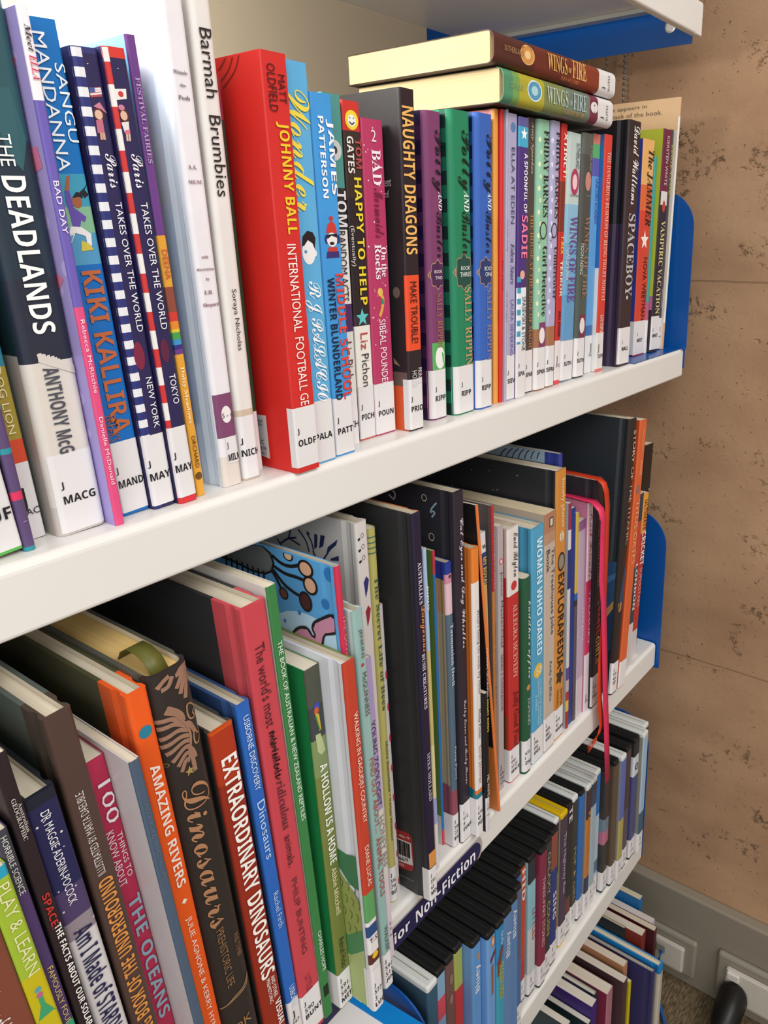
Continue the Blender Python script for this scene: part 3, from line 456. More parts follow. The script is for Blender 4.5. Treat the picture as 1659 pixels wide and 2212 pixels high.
  {'key': 'polly_green', 'x': 0.43429, 't': 0.0237, 'y': 0.33104, 'lean': -0.00413, 'h': 0.20383, 'c': '#1f7f5a', 'd': 0.12638, 'lc': '#1a6a4a', 'lmat': 'plaid_green', 'r': 0.0044800000000000005, 'texts': [('Polly', '#14201c', 0.192, 0.1539, 0.3, 0.95, 'S90'), ('AND', '#eaf0ea', 0.154, 0.1405, 0.55, 0.8, 'i90'), ('Buster', '#14201c', 0.1405, 0.1124, 0.45, 0.9, 'S90'), ('BOOK', '#eaf0ea', 0.1032, 0.1033, 0.35, 0.8, 'h'), ('THREE', '#eaf0ea', 0.099, 0.0989, 0.3, 0.85, 'h'), ('SALLY RIPPIN', '#b9946a', 0.0901, 0.0347, 0.5, 0.85, 'r90')], 'deco': [['badge', '#1d4a42', 0.1007]], 'lab': (0.0354, ['J', 'RIPP'], 0.0, 0.001), 'label': 'emerald green spine with checked cover edge and curly black title'},
  {'key': 'polly_blue', 'x': 0.45829, 't': 0.02026, 'y': 0.32894, 'lean': 0.01077, 'h': 0.20442, 'c': '#3561b4', 'd': 0.12674, 'lc': '#234a8a', 'lmat': 'plaid_blue', 'r': 0.0044800000000000005, 'texts': [('Polly', '#141a2c', 0.1916, 0.1529, 0.35, 0.98, 'S90'), ('AND', '#e8ecf2', 0.1544, 0.1418, 0.6, 0.85, 'i90'), ('Buster', '#141a2c', 0.1413, 0.1123, 0.5, 0.9, 'S90'), ('BOOK', '#e8ecf2', 0.1017, 0.1022, 0.4, 0.95, 'h'), ('ONE', '#e8ecf2', 0.0977, 0.0981, 0.45, 0.9, 'h'), ('SALLY RIPPIN', '#8a7a8c', 0.0887, 0.0355, 0.55, 0.85, 'r90')], 'deco': [['badge', '#2a3a6a', 0.0996]], 'lab': (0.0365, ['J', 'RIPP'], 0.0, 0.001), 'label': 'royal blue spine with checked cover edge and curly black title'},
  {'key': 'som_orange', 'x': 0.48366, 't': 0.00592, 'y': 0.33153, 'lean': 0.00824, 'h': 0.20948, 'c': '#dd9a44', 'd': 0.096, 'lc': '#d88a8c', 'hb': 1, 'texts': [('The Big Adventure', '#6a2c24', 0.1363, 0.1147, 0.6, 0.9, 'h90'), ('by Sally Rippin', '#6a2c24', 0.0837, 0.062, 0.6, 0.9, 'h90')], 'label': 'slim orange spine between the royal blue spine and the slim red one'},
  {'key': 'som_red', 'x': 0.48977, 't': 0.00394, 'y': 0.33046, 'lean': 0.01419, 'h': 0.20987, 'c': '#cf2f2c', 'd': 0.096, 'texts': [('The Mess', '#7a1a1c', 0.1078, 0.0855, 0.4, 0.7, 'h90')], 'label': 'slim plain red spine between the slim orange and grey spines'},
  {'key': 'som_grey', 'x': 0.4939, 't': 0.00228, 'y': 0.32869, 'lean': 0.01785, 'h': 0.21005, 'c': '#a9a6ba', 'd': 0.096, 'texts': [('The Pink Thing', '#3a2c40', 0.1363, 0.1136, 0.2, 0.7, 'h90'), ('by Sally Rippin', '#3a2c40', 0.0833, 0.0615, 0.2, 0.7, 'h90')], 'label': 'very slim lilac grey spine right of the slim red one'},
  {'key': 'eden', 'x': 0.49722, 't': 0.01118, 'y': 0.32938, 'lean': 0.01797, 'h': 0.20816, 'c': '#a9a4c4', 'd': 0.12906, 'texts': [('ELLA AT EDEN', '#4a4a6a', 0.1856, 0.1329, 0.3, 0.7, 'h90'), ('Eden Stars', '#54547a', 0.119, 0.089, 0.3, 0.75, 'i90'), ('LAURA SIEVEKING', '#6a6a90', 0.0776, 0.0351, 0.35, 0.75, 'h90')], 'deco': [['disc', '#5a7fae', 0.1991, 0.6]], 'lab': (0.0356, ['J', 'SIEV'], 0.0, 0.001), 'label': 'pale lilac spine with thin dark capitals and a small blue emblem'},
  {'key': 'sadie', 'x': 0.50859, 't': 0.01323, 'y': 0.32778, 'lean': 0.01797, 'h': 0.20684, 'c': '#4a3278', 'd': 0.12824, 'tealstripe': 1, 'bands': [('#5a5a96', 0.2004), ('#3fa4c8', 0.1866), ('#4a3278', 0.0858), ('#dfe6ec', 0.0374), ('#e4dfe0', None)], 'texts': [('A SPOONFUL OF', '#f0ecf4', 0.1823, 0.1408, 0.5, 0.85, 'B90'), ('SADIE', '#e87a9c', 0.139, 0.1078, 0.3, 0.95, 'B90'), ('SPASEVSKI & STONE', '#3a3a48', 0.0789, 0.0373, 0.5, 0.85, 'h90')], 'deco': [['star', '#f2f4f6', 0.1955, 0.7], ['disc', '#e0a890', 0.0954, 0.5]], 'lab': (0.0426, ['J', 'SPA'], 0.0, 0.001), 'label': 'deep purple spine turning to aqua striped foot with pink bubble title'},
  {'key': 'house', 'x': 0.53068, 't': 0.0108, 'y': 0.33344, 'lean': 0.0121, 'h': 0.20913, 'c': '#4a4240', 'd': 0.12966, 'texts': [('Amy Sparkes', '#b9a892', 0.2065, 0.1693, 0.3, 0.7, 'i90'), ('THE HOUSE AT THE EDGE OF MAGIC', '#b07a4c', 0.1403, 0.035, 0.35, 0.8, 'r90')], 'lab': (0.035, ['J', 'SPAR'], 0.0, 0.001), 'label': 'dark brown grey spine with bronze capitals'},
  {'key': 'friday_green', 'x': 0.54166, 't': 0.01748, 'y': 0.33068, 'lean': 0.01507, 'h': 0.20887, 'c': '#8fc0a4', 'd': 0.1295, 'drops': '#d9e0b4', 'r': 0.00384, 'bands': [('#8fc0a4', 0.0508), ('#9a6a4c', None)], 'texts': [('FRIDAY BARNES', '#241f22', 0.2014, 0.138, 0.4, 0.85, 'R90'), ('Girl Detective', '#2a2426', 0.116, 0.0609, 0.45, 0.85, 'R90')], 'deco': [['ring', '#2a2426', 0.1278, 0.55], ['rrect', '#7a3f6c', 0.0559, 0.0344, 0.3, 0.98], ['oval', '#e6dfe4', 0.0452, 0.5]], 'lab': (0.0357, ['J', 'SPRA'], 0.0, 0.001), 'label': 'mint green spine with dark serif title and cream drops'},
  {'key': 'friday_lilac', 'x': 0.56011, 't': 0.01405, 'y': 0.331, 'lean': 0.02261, 'h': 0.20975, 'c': '#aaa6c6', 'd': 0.13005, 'drops': '#d8d4e6', 'r': 0.0032, 'bands': [('#aaa6c6', 0.0512), ('#a06c4c', None)], 'texts': [('FRIDAY BARNES', '#2c2830', 0.2022, 0.1372, 0.45, 0.9, 'R90'), ('Undercover', '#2c2830', 0.1157, 0.0732, 0.5, 0.9, 'R90')], 'deco': [['ring', '#2c2830', 0.1278, 0.6]], 'lab': (0.0351, ['J', 'SPRA'], 0.0, 0.001), 'label': 'lilac spine with dark serif title and pale drops'},
  {'key': 'xtinct', 'x': 0.57652, 't': 0.00849, 'y': 0.33212, 'lean': 0.03018, 'h': 0.20937, 'c': '#c62f2c', 'd': 0.12981, 'bands': [('#c62f2c', 0.1662), ('#7a3326', 0.1268), ('#c23030', 0.0376), ('#dcd8d8', 0.0035), ('#d8484c', None)], 'texts': [('XTINCT!', '#f0eae4', 0.2026, 0.1692, 0.3, 0.9, 'B90'), ('T-REX', '#e8c84a', 0.1237, 0.109, 0.3, 0.8, 'B90'), ('TERROR', '#e8d9c0', 0.1038, 0.0744, 0.3, 0.8, 'B90'), ('ASH STONE', '#2c1c1c', 0.0627, 0.0411, 0.3, 0.75, 'B90'), ('J', '#1c1a1c', 0.0216, 0.0214, 0.15, 0.35, 'h'), ('STO', '#1c1a1c', 0.0165, 0.0161, 0.08, 0.95, 'h')], 'label': 'narrow red spine with white and yellow block lettering'},
  {'key': 'talons', 'x': 0.58734, 't': 0.02332, 'y': 0.33283, 'lean': 0.03607, 'h': 0.20415, 'c': '#a8c4cc', 'd': 0.12657, 'r': 0.00384, 'bands': [('#b8c8c4', 0.1484), ('#86b4d0', 0.1173), ('#6fa4cc', 0.0744), ('#5f96c2', 0.0359), ('#8fa4b4', None)], 'texts': [('SUTHERLAND', '#39444a', 0.1967, 0.1769, 0.55, 0.8, 'h90'), ('BOOK NINE', '#39444a', 0.1554, 0.1558, 0.25, 0.85, 'h'), ('WINGS OF FIRE', '#6a4a86', 0.1392, 0.0684, 0.3, 0.85, 'R90'), ('TALONS OF POWER', '#d4dce2', 0.116, 0.0864, 0.1, 0.3, 'h90')], 'deco': [['oval', '#a83c60', 0.1663, 0.6], ['oval', '#e4c4cc', 0.1663, 0.35]], 'lab': (0.0353, ['J', 'SUTH'], 0.0, 0.001), 'label': 'pale icy blue spine with purple capitals and crimson round seal'},
  {'key': 'moon', 'x': 0.61135, 't': 0.01853, 'y': 0.33167, 'lean': 0.03607, 'h': 0.20565, 'c': '#4f5450', 'd': 0.12751, 'lc': '#2f7a44', 'r': 0.00384, 'bands': [('#565a56', 0.189), ('#4a4a48', 0.1169), ('#4c5650', None)], 'texts': [('SUTHERLAND', '#8a9088', 0.1965, 0.1761, 0.55, 0.8, 'h90'), ('BOOK SIX', '#8a9088', 0.1556, 0.1565, 0.3, 0.8, 'h'), ('WINGS OF FIRE', '#93705a', 0.1394, 0.0703, 0.35, 0.85, 'R90'), ('MOON RISING', '#c4c8c0', 0.1166, 0.0906, 0.1, 0.35, 'h90')], 'deco': [['oval', '#c08478', 0.1678, 0.55], ['rrect', '#7a3044', 0.0558, 0.0347, 0.3, 0.98], ['oval', '#e0d4d8', 0.0462, 0.5]], 'lab': (0.0353, ['J', 'SUTH'], 0.0, 0.001), 'label': 'dark grey green spine with bronze capitals and pink oval seal'},
  {'key': 'unicorn', 'x': 0.63869, 't': 0.01237, 'y': 0.33584, 'lean': 0.02869, 'h': 0.20758, 'c': '#6aa8d8', 'd': 0.1287, 'bands': [('#d07a6a', 0.1994), ('#5aa86a', 0.188), ('#5a58a8', 0.1731), ('#5a9ad4', 0.0441), ('#3a6aa8', 0.0347), ('#dcdcde', None)], 'texts': [('UNICORN ACADEMY', '#4a3f9a', 0.1715, 0.1331, 0.45, 0.85, 'h90'), ('J', '#1c1a1c', 0.0227, 0.0224, 0.6, 0.8, 'h'), ('SYK', '#1c1a1c', 0.0167, 0.016, 0.5, 0.98, 'h')], 'label': 'light blue spine with a rainbow near its top'},
  {'key': 'trilby', 'x': 0.65219, 't': 0.01414, 'y': 0.33147, 'lean': 0.02417, 'h': 0.20796, 'c': '#cf3f34', 'd': 0.12893, 'lc': '#2a6fb4', 'bands': [('#cf3f34', 0.0363), ('#dcd6d6', 0.0026), ('#d8706c', None)], 'lbands': [('#2a6fb4', 0.0948), ('#e4e4e2', None)], 'texts': [('THE DANGEROUS BUSINESS OF BEING TRILBY MOFFAT', '#e9b4a4', 0.1937, 0.065, 0.3, 0.8, 'r90'), ('KATE TEMPLE', '#e8d0c8', 0.0527, 0.0361, 0.3, 0.7, 'r90'), ('J', '#1c1a1c', 0.0219, 0.0217, 0.15, 0.3, 'h'), ('TEMP', '#1c1a1c', 0.0147, 0.0142, 0.1, 0.98, 'h')], 'label': 'red spine with pale serif title and blue sky back cover'},
  {'key': 'spaceboy', 'x': 0.68931, 't': 0.02552, 'y': 0.32647, 'lean': 0.02324, 'h': 0.22285, 'c': '#37282c', 'd': 0.13817, 'lc': '#231f2a', 'hb': 1, 'lmat': 'stars', 'r': 0.00256, 'bands': [('#2c2226', 0.2002), ('#37282c', None)], 'lbands': [('#1e1c24', 0.1331), ('#3a2c48', None)], 'texts': [('David Walliams', '#eeeaea', 0.2181, 0.1504, 0.35, 0.85, 'S90'), ('SPACEBOY', '#b8b2b4', 0.1423, 0.0668, 0.25, 0.85, 'R90')], 'deco': [['star', '#e0dcdc', 0.0655, 0.22]], 'lab': (0.037, ['J', 'WALL'], 0.00128, 0.0019), 'label': 'tall dark starry hardback with handwritten white author name'},
  {'key': 'jammer', 'x': 0.75683, 't': 0.02646, 'y': 0.34127, 'lean': 0.01254, 'h': 0.21296, 'c': '#cf4632', 'd': 0.13203, 'lc': '#34409a', 'bands': [('#e0ac6c', 0.1705), ('#d8683c', 0.146), ('#cf4632', None)], 'texts': [('The JAMMER', '#3a2420', 0.2034, 0.1311, 0.4, 0.95, 'i90'), ('NOVA WEETMAN', '#3a1c1c', 0.1001, 0.0362, 0.5, 0.85, 'h90')], 'deco': [['star', '#f0e6e0', 0.1172, 0.75]], 'lab': (0.0358, ['J', 'WEET'], 0.0064, 0.001), 'label': 'orange to red spine with handwritten dark title and a white star'},
  {'key': 'teal', 'x': 0.78348, 't': 0.00587, 'y': 0.34028, 'lean': 0.01254, 'h': 0.19855, 'c': '#3f9a92', 'd': 0.1231, 'bands': [('#3f9a92', 0.0539), ('#b05a80', 0.035), ('#e4dfe0', None)], 'texts': [('WHY', '#1c1a1c', 0.0121, 0.0125, 0.3, 0.95, 'h')], 'label': 'short teal spine left of the lime green cover'},
  {'key': 'vampiric', 'x': 0.78955, 't': 0.0193, 'y': 0.33673, 'lean': 0.03631, 'h': 0.22483, 'c': '#3a2a30', 'd': 0.13939, 'lc': '#b4bc3a', 'bands': [('#6a2440', 0.1645), ('#352a30', None)], 'lbands': [('#b4bc3a', 0.0595), ('#b46a8e', 0.0447), ('#2c2a2c', None)], 'texts': [('KIERSTEN WHITE', '#d8c4cc', 0.2186, 0.1712, 0.35, 0.7, 'h90'), ('VAMPIRIC VACATION', '#dcd08a', 0.1363, 0.0404, 0.3, 0.85, 'R90')], 'deco': [['rrect', '#dad6d6', 0.1654, 0.1517, 0.08, 0.92], ['oval', '#b8483c', 0.1504, 0.4]], 'lab': (0.0381, ['J', 'WHIT'], 0.0, 0.0024), 'label': 'maroon and black spine with cream gothic title and lime cover'},
  {'key': 'eerie', 'x': 0.8152, 't': 0.00709, 'y': 0.3392, 'lean': 0.02851, 'h': 0.2265, 'c': '#443c40', 'd': 0.14043, 'texts': [('EERIE CLUB', '#a89a3c', 0.2118, 0.1625, 0.15, 0.9, 'B90'), ('WALLACE', '#cfcaca', 0.0662, 0.0455, 0.2, 0.6, 'h90'), ('J', '#1c1a1c', 0.0222, 0.0219, 0.3, 0.5, 'h'), ('WAL', '#1c1a1c', 0.0145, 0.0142, 0.1, 0.95, 'h')], 'lab': (0.0345, [], 0.0, 0.001), 'label': 'narrow charcoal spine with olive yellow capitals next to the tall cream book'},
  {'key': 'cream', 'x': 0.82248, 't': 0.00375, 'y': 0.33608, 'lean': 0.0433, 'h': 0.25867, 'c': '#d9d2c8', 'd': 0.0832, 'lc': '#d8d0c4', 'ltext': 1, 'bands': [('#c8a080', 0.2399), ('#ddd8d0', 0.029), ('#cfa27a', None)], 'lbands': [('#d8b48a', 0.2268), ('#d8cfc2', None)], 'lt': [('it appears in', '#6a5a48', (0.07772, 0.25187), (0.03667, 0.25245), 0.0045), ('back of the book.', '#6a5a48', (0.07733, 0.24577), (0.0189, 0.24555), 0.0045)], 'label': 'tall thin cream book with tan tape across its top, far end of upper shelf'},
]
MIDDLE = [
  {'key': 'history', 'x': 0.06347, 't': 0.0351, 'y': 0.288, 'lean': -0.07713, 'h': 0.256, 'c': '#7a4434', 'd': 0.15872, 'texts': [('DANGERS', '#d8ccc4', 0.2315, 0.216, 0.55, 0.8, 'h90'), ('A History of Australia', '#e4dcd6', 0.2089, 0.1712, 0.5, 0.8, 'h90')], 'label': 'russet brown spine in the lower left corner of the middle shelf'},
  {'key': 'playlearn', 'x': 0.09877, 't': 0.00862, 'y': 0.288, 'lean': -0.07713, 'h': 0.256, 'c': '#9ab42e', 'd': 0.15872, 'bands': [('#2a9ab8', 0.2512), ('#9ab436', 0.2009), ('#bcae1c', None)], 'texts': [('PLAY & LEARN', '#dcd8a4', 0.249, 0.2012, 0.3, 0.85, 'h90')], 'deco': [['disc', '#4f9ab0', 0.1921, 0.3], ['disc', '#b0608a', 0.1892, 0.3], ['flask', '#3f9a6a', 0.1801]], 'label': 'lime green and yellow spine with rounded white lettering and a green flask'},
  {'key': 'horrible', 'x': 0.10758, 't': 0.0049, 'y': 0.2912, 'lean': -0.07713, 'h': 0.2688, 'c': '#4d3a66', 'd': 0.16666, 'bands': [('#3f3f48', 0.2371), ('#4d3a66', 0.1627), ('#3f9a78', None)], 'texts': [('HORRIBLE SCIENCE', '#cfccc8', 0.2663, 0.2369, 0.25, 0.7, 'h90'), ('FAMOUSLY FOUL', '#c8b468', 0.196, 0.1621, 0.3, 0.75, 'h90')], 'label': 'purple spine with yellow capitals and a charcoal top, beside the lime green spine'},
  {'key': 'space', 'x': 0.11267, 't': 0.00582, 'y': 0.2912, 'lean': -0.07145, 'h': 0.30023, 'c': '#2a2022', 'd': 0.18614, 'texts': [('Australian', '#bcb4b0', 0.2764, 0.2621, 0.62, 0.85, 'r90'), ('GEOGRAPHIC', '#bcb4b0', 0.2795, 0.2591, 0.3, 0.58, 'r90'), ('SPACE:', '#b8302c', 0.2306, 0.212, 0.25, 0.75, 'B90'), ('THE FACTS ABOUT OUR SOLAR SYSTEM', '#e4e0dc', 0.2131, 0.1366, 0.4, 0.85, 'B90')], 'label': 'black spine with one red word followed by tall white capitals'},
  {'key': 'stardust', 'x': 0.11987, 't': 0.01303, 'y': 0.2944, 'lean': -0.0757, 'h': 0.27282, 'c': '#23234a', 'd': 0.16915, 'lc': '#2a2c34', 'hb': 1, 'specks': 1, 'bands': [('#1e2230', 0.2675), ('#26264e', 0.223), ('#4a3c62', 0.2059), ('#8c8088', 0.1963), ('#c9c5c6', None)], 'texts': [('DR MAGGIE ADERIN-POCOCK', '#dcdce0', 0.2643, 0.2144, 0.35, 0.62, 'h90'), ('Am I Made of STARDUST?', '#262448', 0.2004, 0.1242, 0.2, 0.85, 'B90')], 'label': 'night sky spine fading to white with big dark blue handwriting'},
  {'key': 'underground', 'x': 0.13347, 't': 0.01191, 'y': 0.2976, 'lean': -0.06597, 'h': 0.30082, 'c': '#4e3b34', 'd': 0.272, 'lc': '#4a4038', 'hb': 1, 'split': (0.019, '#56605a'), 'texts': [('ILLUSTRATED BY MARTA DAEUBLE', '#c8beb8', 0.216, 0.2613, 0.3, 0.6, 'h90u'), ('BIG BOOK OF THE UNDERGROUND', '#d08a44', 0.1134, 0.2133, 0.22, 0.78, 'B90u')], 'label': 'tall chocolate brown hardback with orange lettering running upward'},
  {'key': 'oceans', 'x': 0.14557, 't': 0.00987, 'y': 0.304, 'lean': -0.06597, 'h': 0.26774, 'c': '#b02a4c', 'd': 0.166, 'texts': [('100', '#e6e0e4', 0.2547, 0.2323, 0.35, 0.95, 'h90'), ('THINGS TO', '#e0d4da', 0.2257, 0.1997, 0.6, 0.85, 'h90'), ('KNOW ABOUT', '#e0d4da', 0.229, 0.1968, 0.15, 0.5, 'h90'), ('THE OCEANS', '#8ea4b4', 0.1882, 0.1078, 0.3, 0.9, 'B90')], 'label': 'crimson spine with pale blue capitals and a white one hundred'},
  {'key': 'whiteback', 'x': 0.15563, 't': 0.00494, 'y': 0.2832, 'lean': -0.06597, 'h': 0.27179, 'c': '#4a5a6e', 'd': 0.24, 'lc': '#c9c4c6', 'hb': 0, 'texts': [('DINOSAURS AND PREHISTORIC LIFE', '#5f6f84', 0.2505, 0.2067, 0.3, 0.7, 'h90')], 'label': 'white covered book with a slim slate blue spine left of the bright orange hardback'},
  {'key': 'rivers', 'x': 0.16477, 't': 0.01051, 'y': 0.2976, 'lean': -0.05817, 'h': 0.29296, 'c': '#e25a1e', 'd': 0.272, 'lc': '#e05a24', 'hb': 1, 'split': (0.023, '#4c4c34'), 'texts': [('AMAZING RIVERS', '#f0e4da', 0.2535, 0.1804, 0.3, 0.75, 'B90'), ('JULIE AGNONE & KERRY HYNDMAN', '#f0e4da', 0.1605, 0.0635, 0.3, 0.65, 'h90')], 'deco': [['disc', '#2a7a94', 0.2717, 0.6], ['diamond', '#f0e4da', 0.1706, 0.3]], 'label': 'bright orange tall hardback with white capitals and small blue disc'},
  {'key': 'dinofern', 'x': 0.17548, 't': 0.02217, 'y': 0.2976, 'lean': -0.05817, 'h': 0.2955, 'c': '#2f2926', 'd': 0.256, 'lc': '#54544c', 'hb': 1, 'pc': '#d8b878', 'special': 'ribbon', 'r': 0.0064, 'texts': [('Dinosaurs', '#a87a58', 0.2309, 0.1406, 0.2, 0.85, 'S90'), ('AND OTHER', '#7a5a40', 0.1273, 0.1109, 0.7, 0.85, 'h90'), ('PREHISTORIC LIFE', '#8a6a4a', 0.1384, 0.0971, 0.3, 0.5, 'h90'), ('DK', '#9a7448', 0.0692, 0.0639, 0.25, 0.75, 'h')], 'deco': [['fern', '#94705c', 0.2664, 0.0], ['star', '#a08a50', 0.2387, 0.25]], 'sp': [('line', '#94705c', [(0.01271, 0.26542), (0.00727, 0.27079), (0.00081, 0.27182)], 0.0022), ('line', '#94705c', [(0.014, 0.26311), (0.00795, 0.26747), (0.00098, 0.26781)], 0.0022), ('line', '#94705c', [(0.01467, 0.26009), (0.00912, 0.26307), (0.00111, 0.26199)], 0.0022), ('line', '#94705c', [(0.01478, 0.25706), (0.00969, 0.25903), (0.00091, 0.25779)], 0.0022), ('line', '#94705c', [(0.01439, 0.25435), (0.0104, 0.2556), (0.00203, 0.25335)], 0.0022), ('line', '#94705c', [(0.01374, 0.25181), (0.01006, 0.25213), (0.00376, 0.24843)], 0.0022), ('line', '#94705c', [(0.01272, 0.24878), (0.01002, 0.24843), (0.00578, 0.24473)], 0.0022), ('line', '#94705c', [(0.01162, 0.24579), (0.00968, 0.24492), (0.00708, 0.24077)], 0.0022), ('line', '#94705c', [(0.01218, 0.26795), (0.00989, 0.27196), (0.00495, 0.27584)], 0.0022), ('line', '#94705c', [(0.01108, 0.26938), (0.00936, 0.27443), (0.00628, 0.27746)], 0.0022), ('line', '#94705c', [(0.01358, 0.26449), (0.01576, 0.26305), (0.01776, 0.25691)], 0.0022), ('line', '#94705c', [(0.01291, 0.26638), (0.01263, 0.27019), (0.00943, 0.27475)], 0.0022), ('line', '#94705c', [(0.01259, 0.24887), (0.01364, 0.24511), (0.01384, 0.23696)], 0.0022), ('line', '#94705c', [(0.0128, 0.25172), (0.01461, 0.24821), (0.01522, 0.24399)], 0.0022), ('line', '#94705c', [(0.02059, 0.29449), (0.01656, 0.28981), (0.01273, 0.28437)], 0.0022), ('line', '#94705c', [(0.02115, 0.29206), (0.01698, 0.28676), (0.01405, 0.28074)], 0.0022), ('line', '#94705c', [(0.02128, 0.28917), (0.01827, 0.28457), (0.01613, 0.27732)], 0.0022), ('line', '#94705c', [(0.0178, 0.29259), (0.01546, 0.29116), (0.01339, 0.29098)], 0.0022), ('line', '#94705c', [(0.0191, 0.29394), (0.01657, 0.2933), (0.01485, 0.29151)], 0.0022), ('line', '#94705c', [(0.01039, 0.29273), (0.00682, 0.29141), (0.00374, 0.28914)], 0.0022), ('line', '#94705c', [(0.01188, 0.29186), (0.00909, 0.28797), (0.00535, 0.28747)], 0.0022), ('line', '#94705c', [(0.0106, 0.27042), (0.01425, 0.26258), (0.01464, 0.25492), (0.01123, 0.24381)], 0.0012), ('line', '#a07a58', [(0.01605, 0.27342), (0.01812, 0.2732), (0.02026, 0.26967), (0.01848, 0.26788), (0.01937, 0.26511), (0.01658, 0.26545), (0.01553, 0.26904), (0.01605, 0.27342)], 0.0008), ('line', '#a07a58', [(0.01745, 0.25898), (0.01897, 0.25573), (0.02071, 0.25531), (0.01883, 0.25131), (0.01666, 0.2513), (0.01635, 0.25525), (0.01745, 0.25898)], 0.0008), ('ringl', '#a09060', (0.00143, 0.24774), 0.00087, 0.00092), ('line', '#8a6e50', [(0.00132, 0.0861), (0.00827, 0.08801), (0.01522, 0.08911), (0.01962, 0.09448), (0.0175, 0.08912), (0.01256, 0.08696), (0.00476, 0.08695), (0.00132, 0.0861)], 0.001)], 'label': 'thick dark cloth hardback with copper fern pattern and gilded page tops'},
  {'key': 'extra', 'x': 0.20056, 't': 0.01436, 'y': 0.3008, 'lean': -0.05297, 'h': 0.24876, 'c': '#a8361c', 'd': 0.15423, 'lc': '#444240', 'hb': 1, 'bands': [('#c4501c', 0.2476), ('#a8361c', 0.2164), ('#8e2c1c', None)], 'texts': [('EXTRAORDINARY DINOSAURS', '#eceae4', 0.2315, 0.0767, 0.22, 0.88, 'B90'), ('AND OTHER', '#eceae4', 0.0746, 0.058, 0.62, 0.8, 'h90'), ('PREHISTORIC', '#eceae4', 0.0751, 0.0562, 0.4, 0.56, 'h90'), ('VISUAL', '#eceae4', 0.055, 0.0337, 0.62, 0.9, 'B90')], 'label': 'burnt orange hardback with large outlined white capitals'},
  {'key': 'usborne', 'x': 0.21843, 't': 0.00894, 'y': 0.3024, 'lean': -0.05187, 'h': 0.25391, 'c': '#2a62b4', 'd': 0.15742, 'lc': '#3d5d94', 'hb': 1, 'bands': [('#2a62b4', 0.0408), ('#dad6d6', None)], 'texts': [('USBORNE DISCOVERY', '#cfdcec', 0.2468, 0.1989, 0.3, 0.7, 'h90'), ('Dinosaurs', '#b8d0ec', 0.1914, 0.1518, 0.25, 0.8, 'h90'), ('Rachel Firth', '#b4c8e4', 0.1266, 0.1002, 0.3, 0.7, 'h90'), ('USBORNE', '#cfdcec', 0.0529, 0.0353, 0.3, 0.7, 'h90'), ('J', '#1c1a1c', 0.0305, 0.0279, 0.2, 0.4, 'h'), ('567.', '#1c1a1c', 0.0262, 0.0209, 0.15, 0.8, 'h')], 'label': 'worn blue hardback with thin pale lettering, left of the coral pink one'},
  {'key': 'pink', 'x': 0.22756, 't': 0.01609, 'y': 0.30272, 'lean': -0.04329, 'h': 0.30496, 'c': '#c0444e', 'd': 0.28608, 'lc': '#cc5058', 'hb': 1, 'split': (0.024, '#323235'), 'texts': [("The world's most", '#4a2228', 0.2822, 0.2313, 0.3, 0.7, 'h90'), ('marvellous', '#2a1a1c', 0.2281, 0.1975, 0.35, 0.65, 'h90x'), ('ridiculous', '#5a2a32', 0.1949, 0.1611, 0.35, 0.7, 'i90'), ('animals.', '#4a2228', 0.157, 0.1343, 0.35, 0.65, 'h90'), ('PHILIP BUNTING', '#6a3038', 0.1246, 0.0658, 0.38, 0.62, 'h90'), ('LITTLE', '#8a3a44', 0.0482, 0.0352, 0.35, 0.6, 'h90')], 'lab': (0.0352, ['J', '590', 'BUNT'], 0.0, 0.003), 'label': 'coral pink hardback spine with a black cover beside it and one crossed out word'},
  {'key': 'reptiles', 'x': 0.2441, 't': 0.00669, 'y': 0.30259, 'lean': -0.04041, 'h': 0.31073, 'c': '#3a7a44', 'd': 0.272, 'lc': '#d6d2ce', 'hb': 0, 'texts': [('THE BOOK OF AUSTRALIAN & NEW ZEALAND REPTILES', '#dfe6dc', 0.278, 0.1587, 0.28, 0.72, 'h90'), ('CHARLES HOPE', '#dfe6dc', 0.0725, 0.0396, 0.35, 0.75, 'h90')], 'deco': [['rect', '#1a2a1c', 0.0269, 0.0178, 0.2, 0.8]], 'label': 'tall slim green spine with white capitals and a white board edge'},
  {'key': 'hollow', 'x': 0.25423, 't': 0.01119, 'y': 0.29899, 'lean': -0.02244, 'h': 0.25411, 'c': '#6a7040', 'd': 0.192, 'lc': '#157a40', 'bands': [('#4a4c40', 0.2291), ('#3a4040', 0.2073), ('#7a8a58', 0.1817), ('#727a3c', None)], 'texts': [('A HOLLOW IS A HOME', '#e6e8da', 0.1895, 0.1164, 0.3, 0.8, 'B90'), ('Abbie Mitchell', '#d4d0a0', 0.113, 0.0762, 0.35, 0.7, 'B90'), ('Astred Hicks', '#2a3018', 0.0568, 0.0321, 0.35, 0.75, 'h90')], 'deco': [['parrot', 0.2216]], 'lab': (0.0291, ['J', '591.', '564', 'MIT'], 0.011200000000000002, 0.001), 'sp': [('ell', '#3a4aa0', (0.00595, 0.22829), 0.00221, 0.00281), ('ell', '#c8582c', (0.00545, 0.22577), 0.00179, 0.00225), ('poly', '#c8a83a', [(0.00432, 0.22456), (0.00709, 0.22291), (0.00761, 0.21218), (0.00597, 0.21189)]), ('poly', '#4a7a3c', [(0.00376, 0.22318), (0.00505, 0.22241), (0.00712, 0.21144), (0.00574, 0.21334)]), ('poly', '#b0b888', [(0.00285, 0.21078), (0.00657, 0.2102), (0.00806, 0.20399), (0.00908, 0.19711), (0.00585, 0.19564), (0.00324, 0.19912)])], 'label': 'glossy green paperback with olive spine and colourful parrot near its top'},
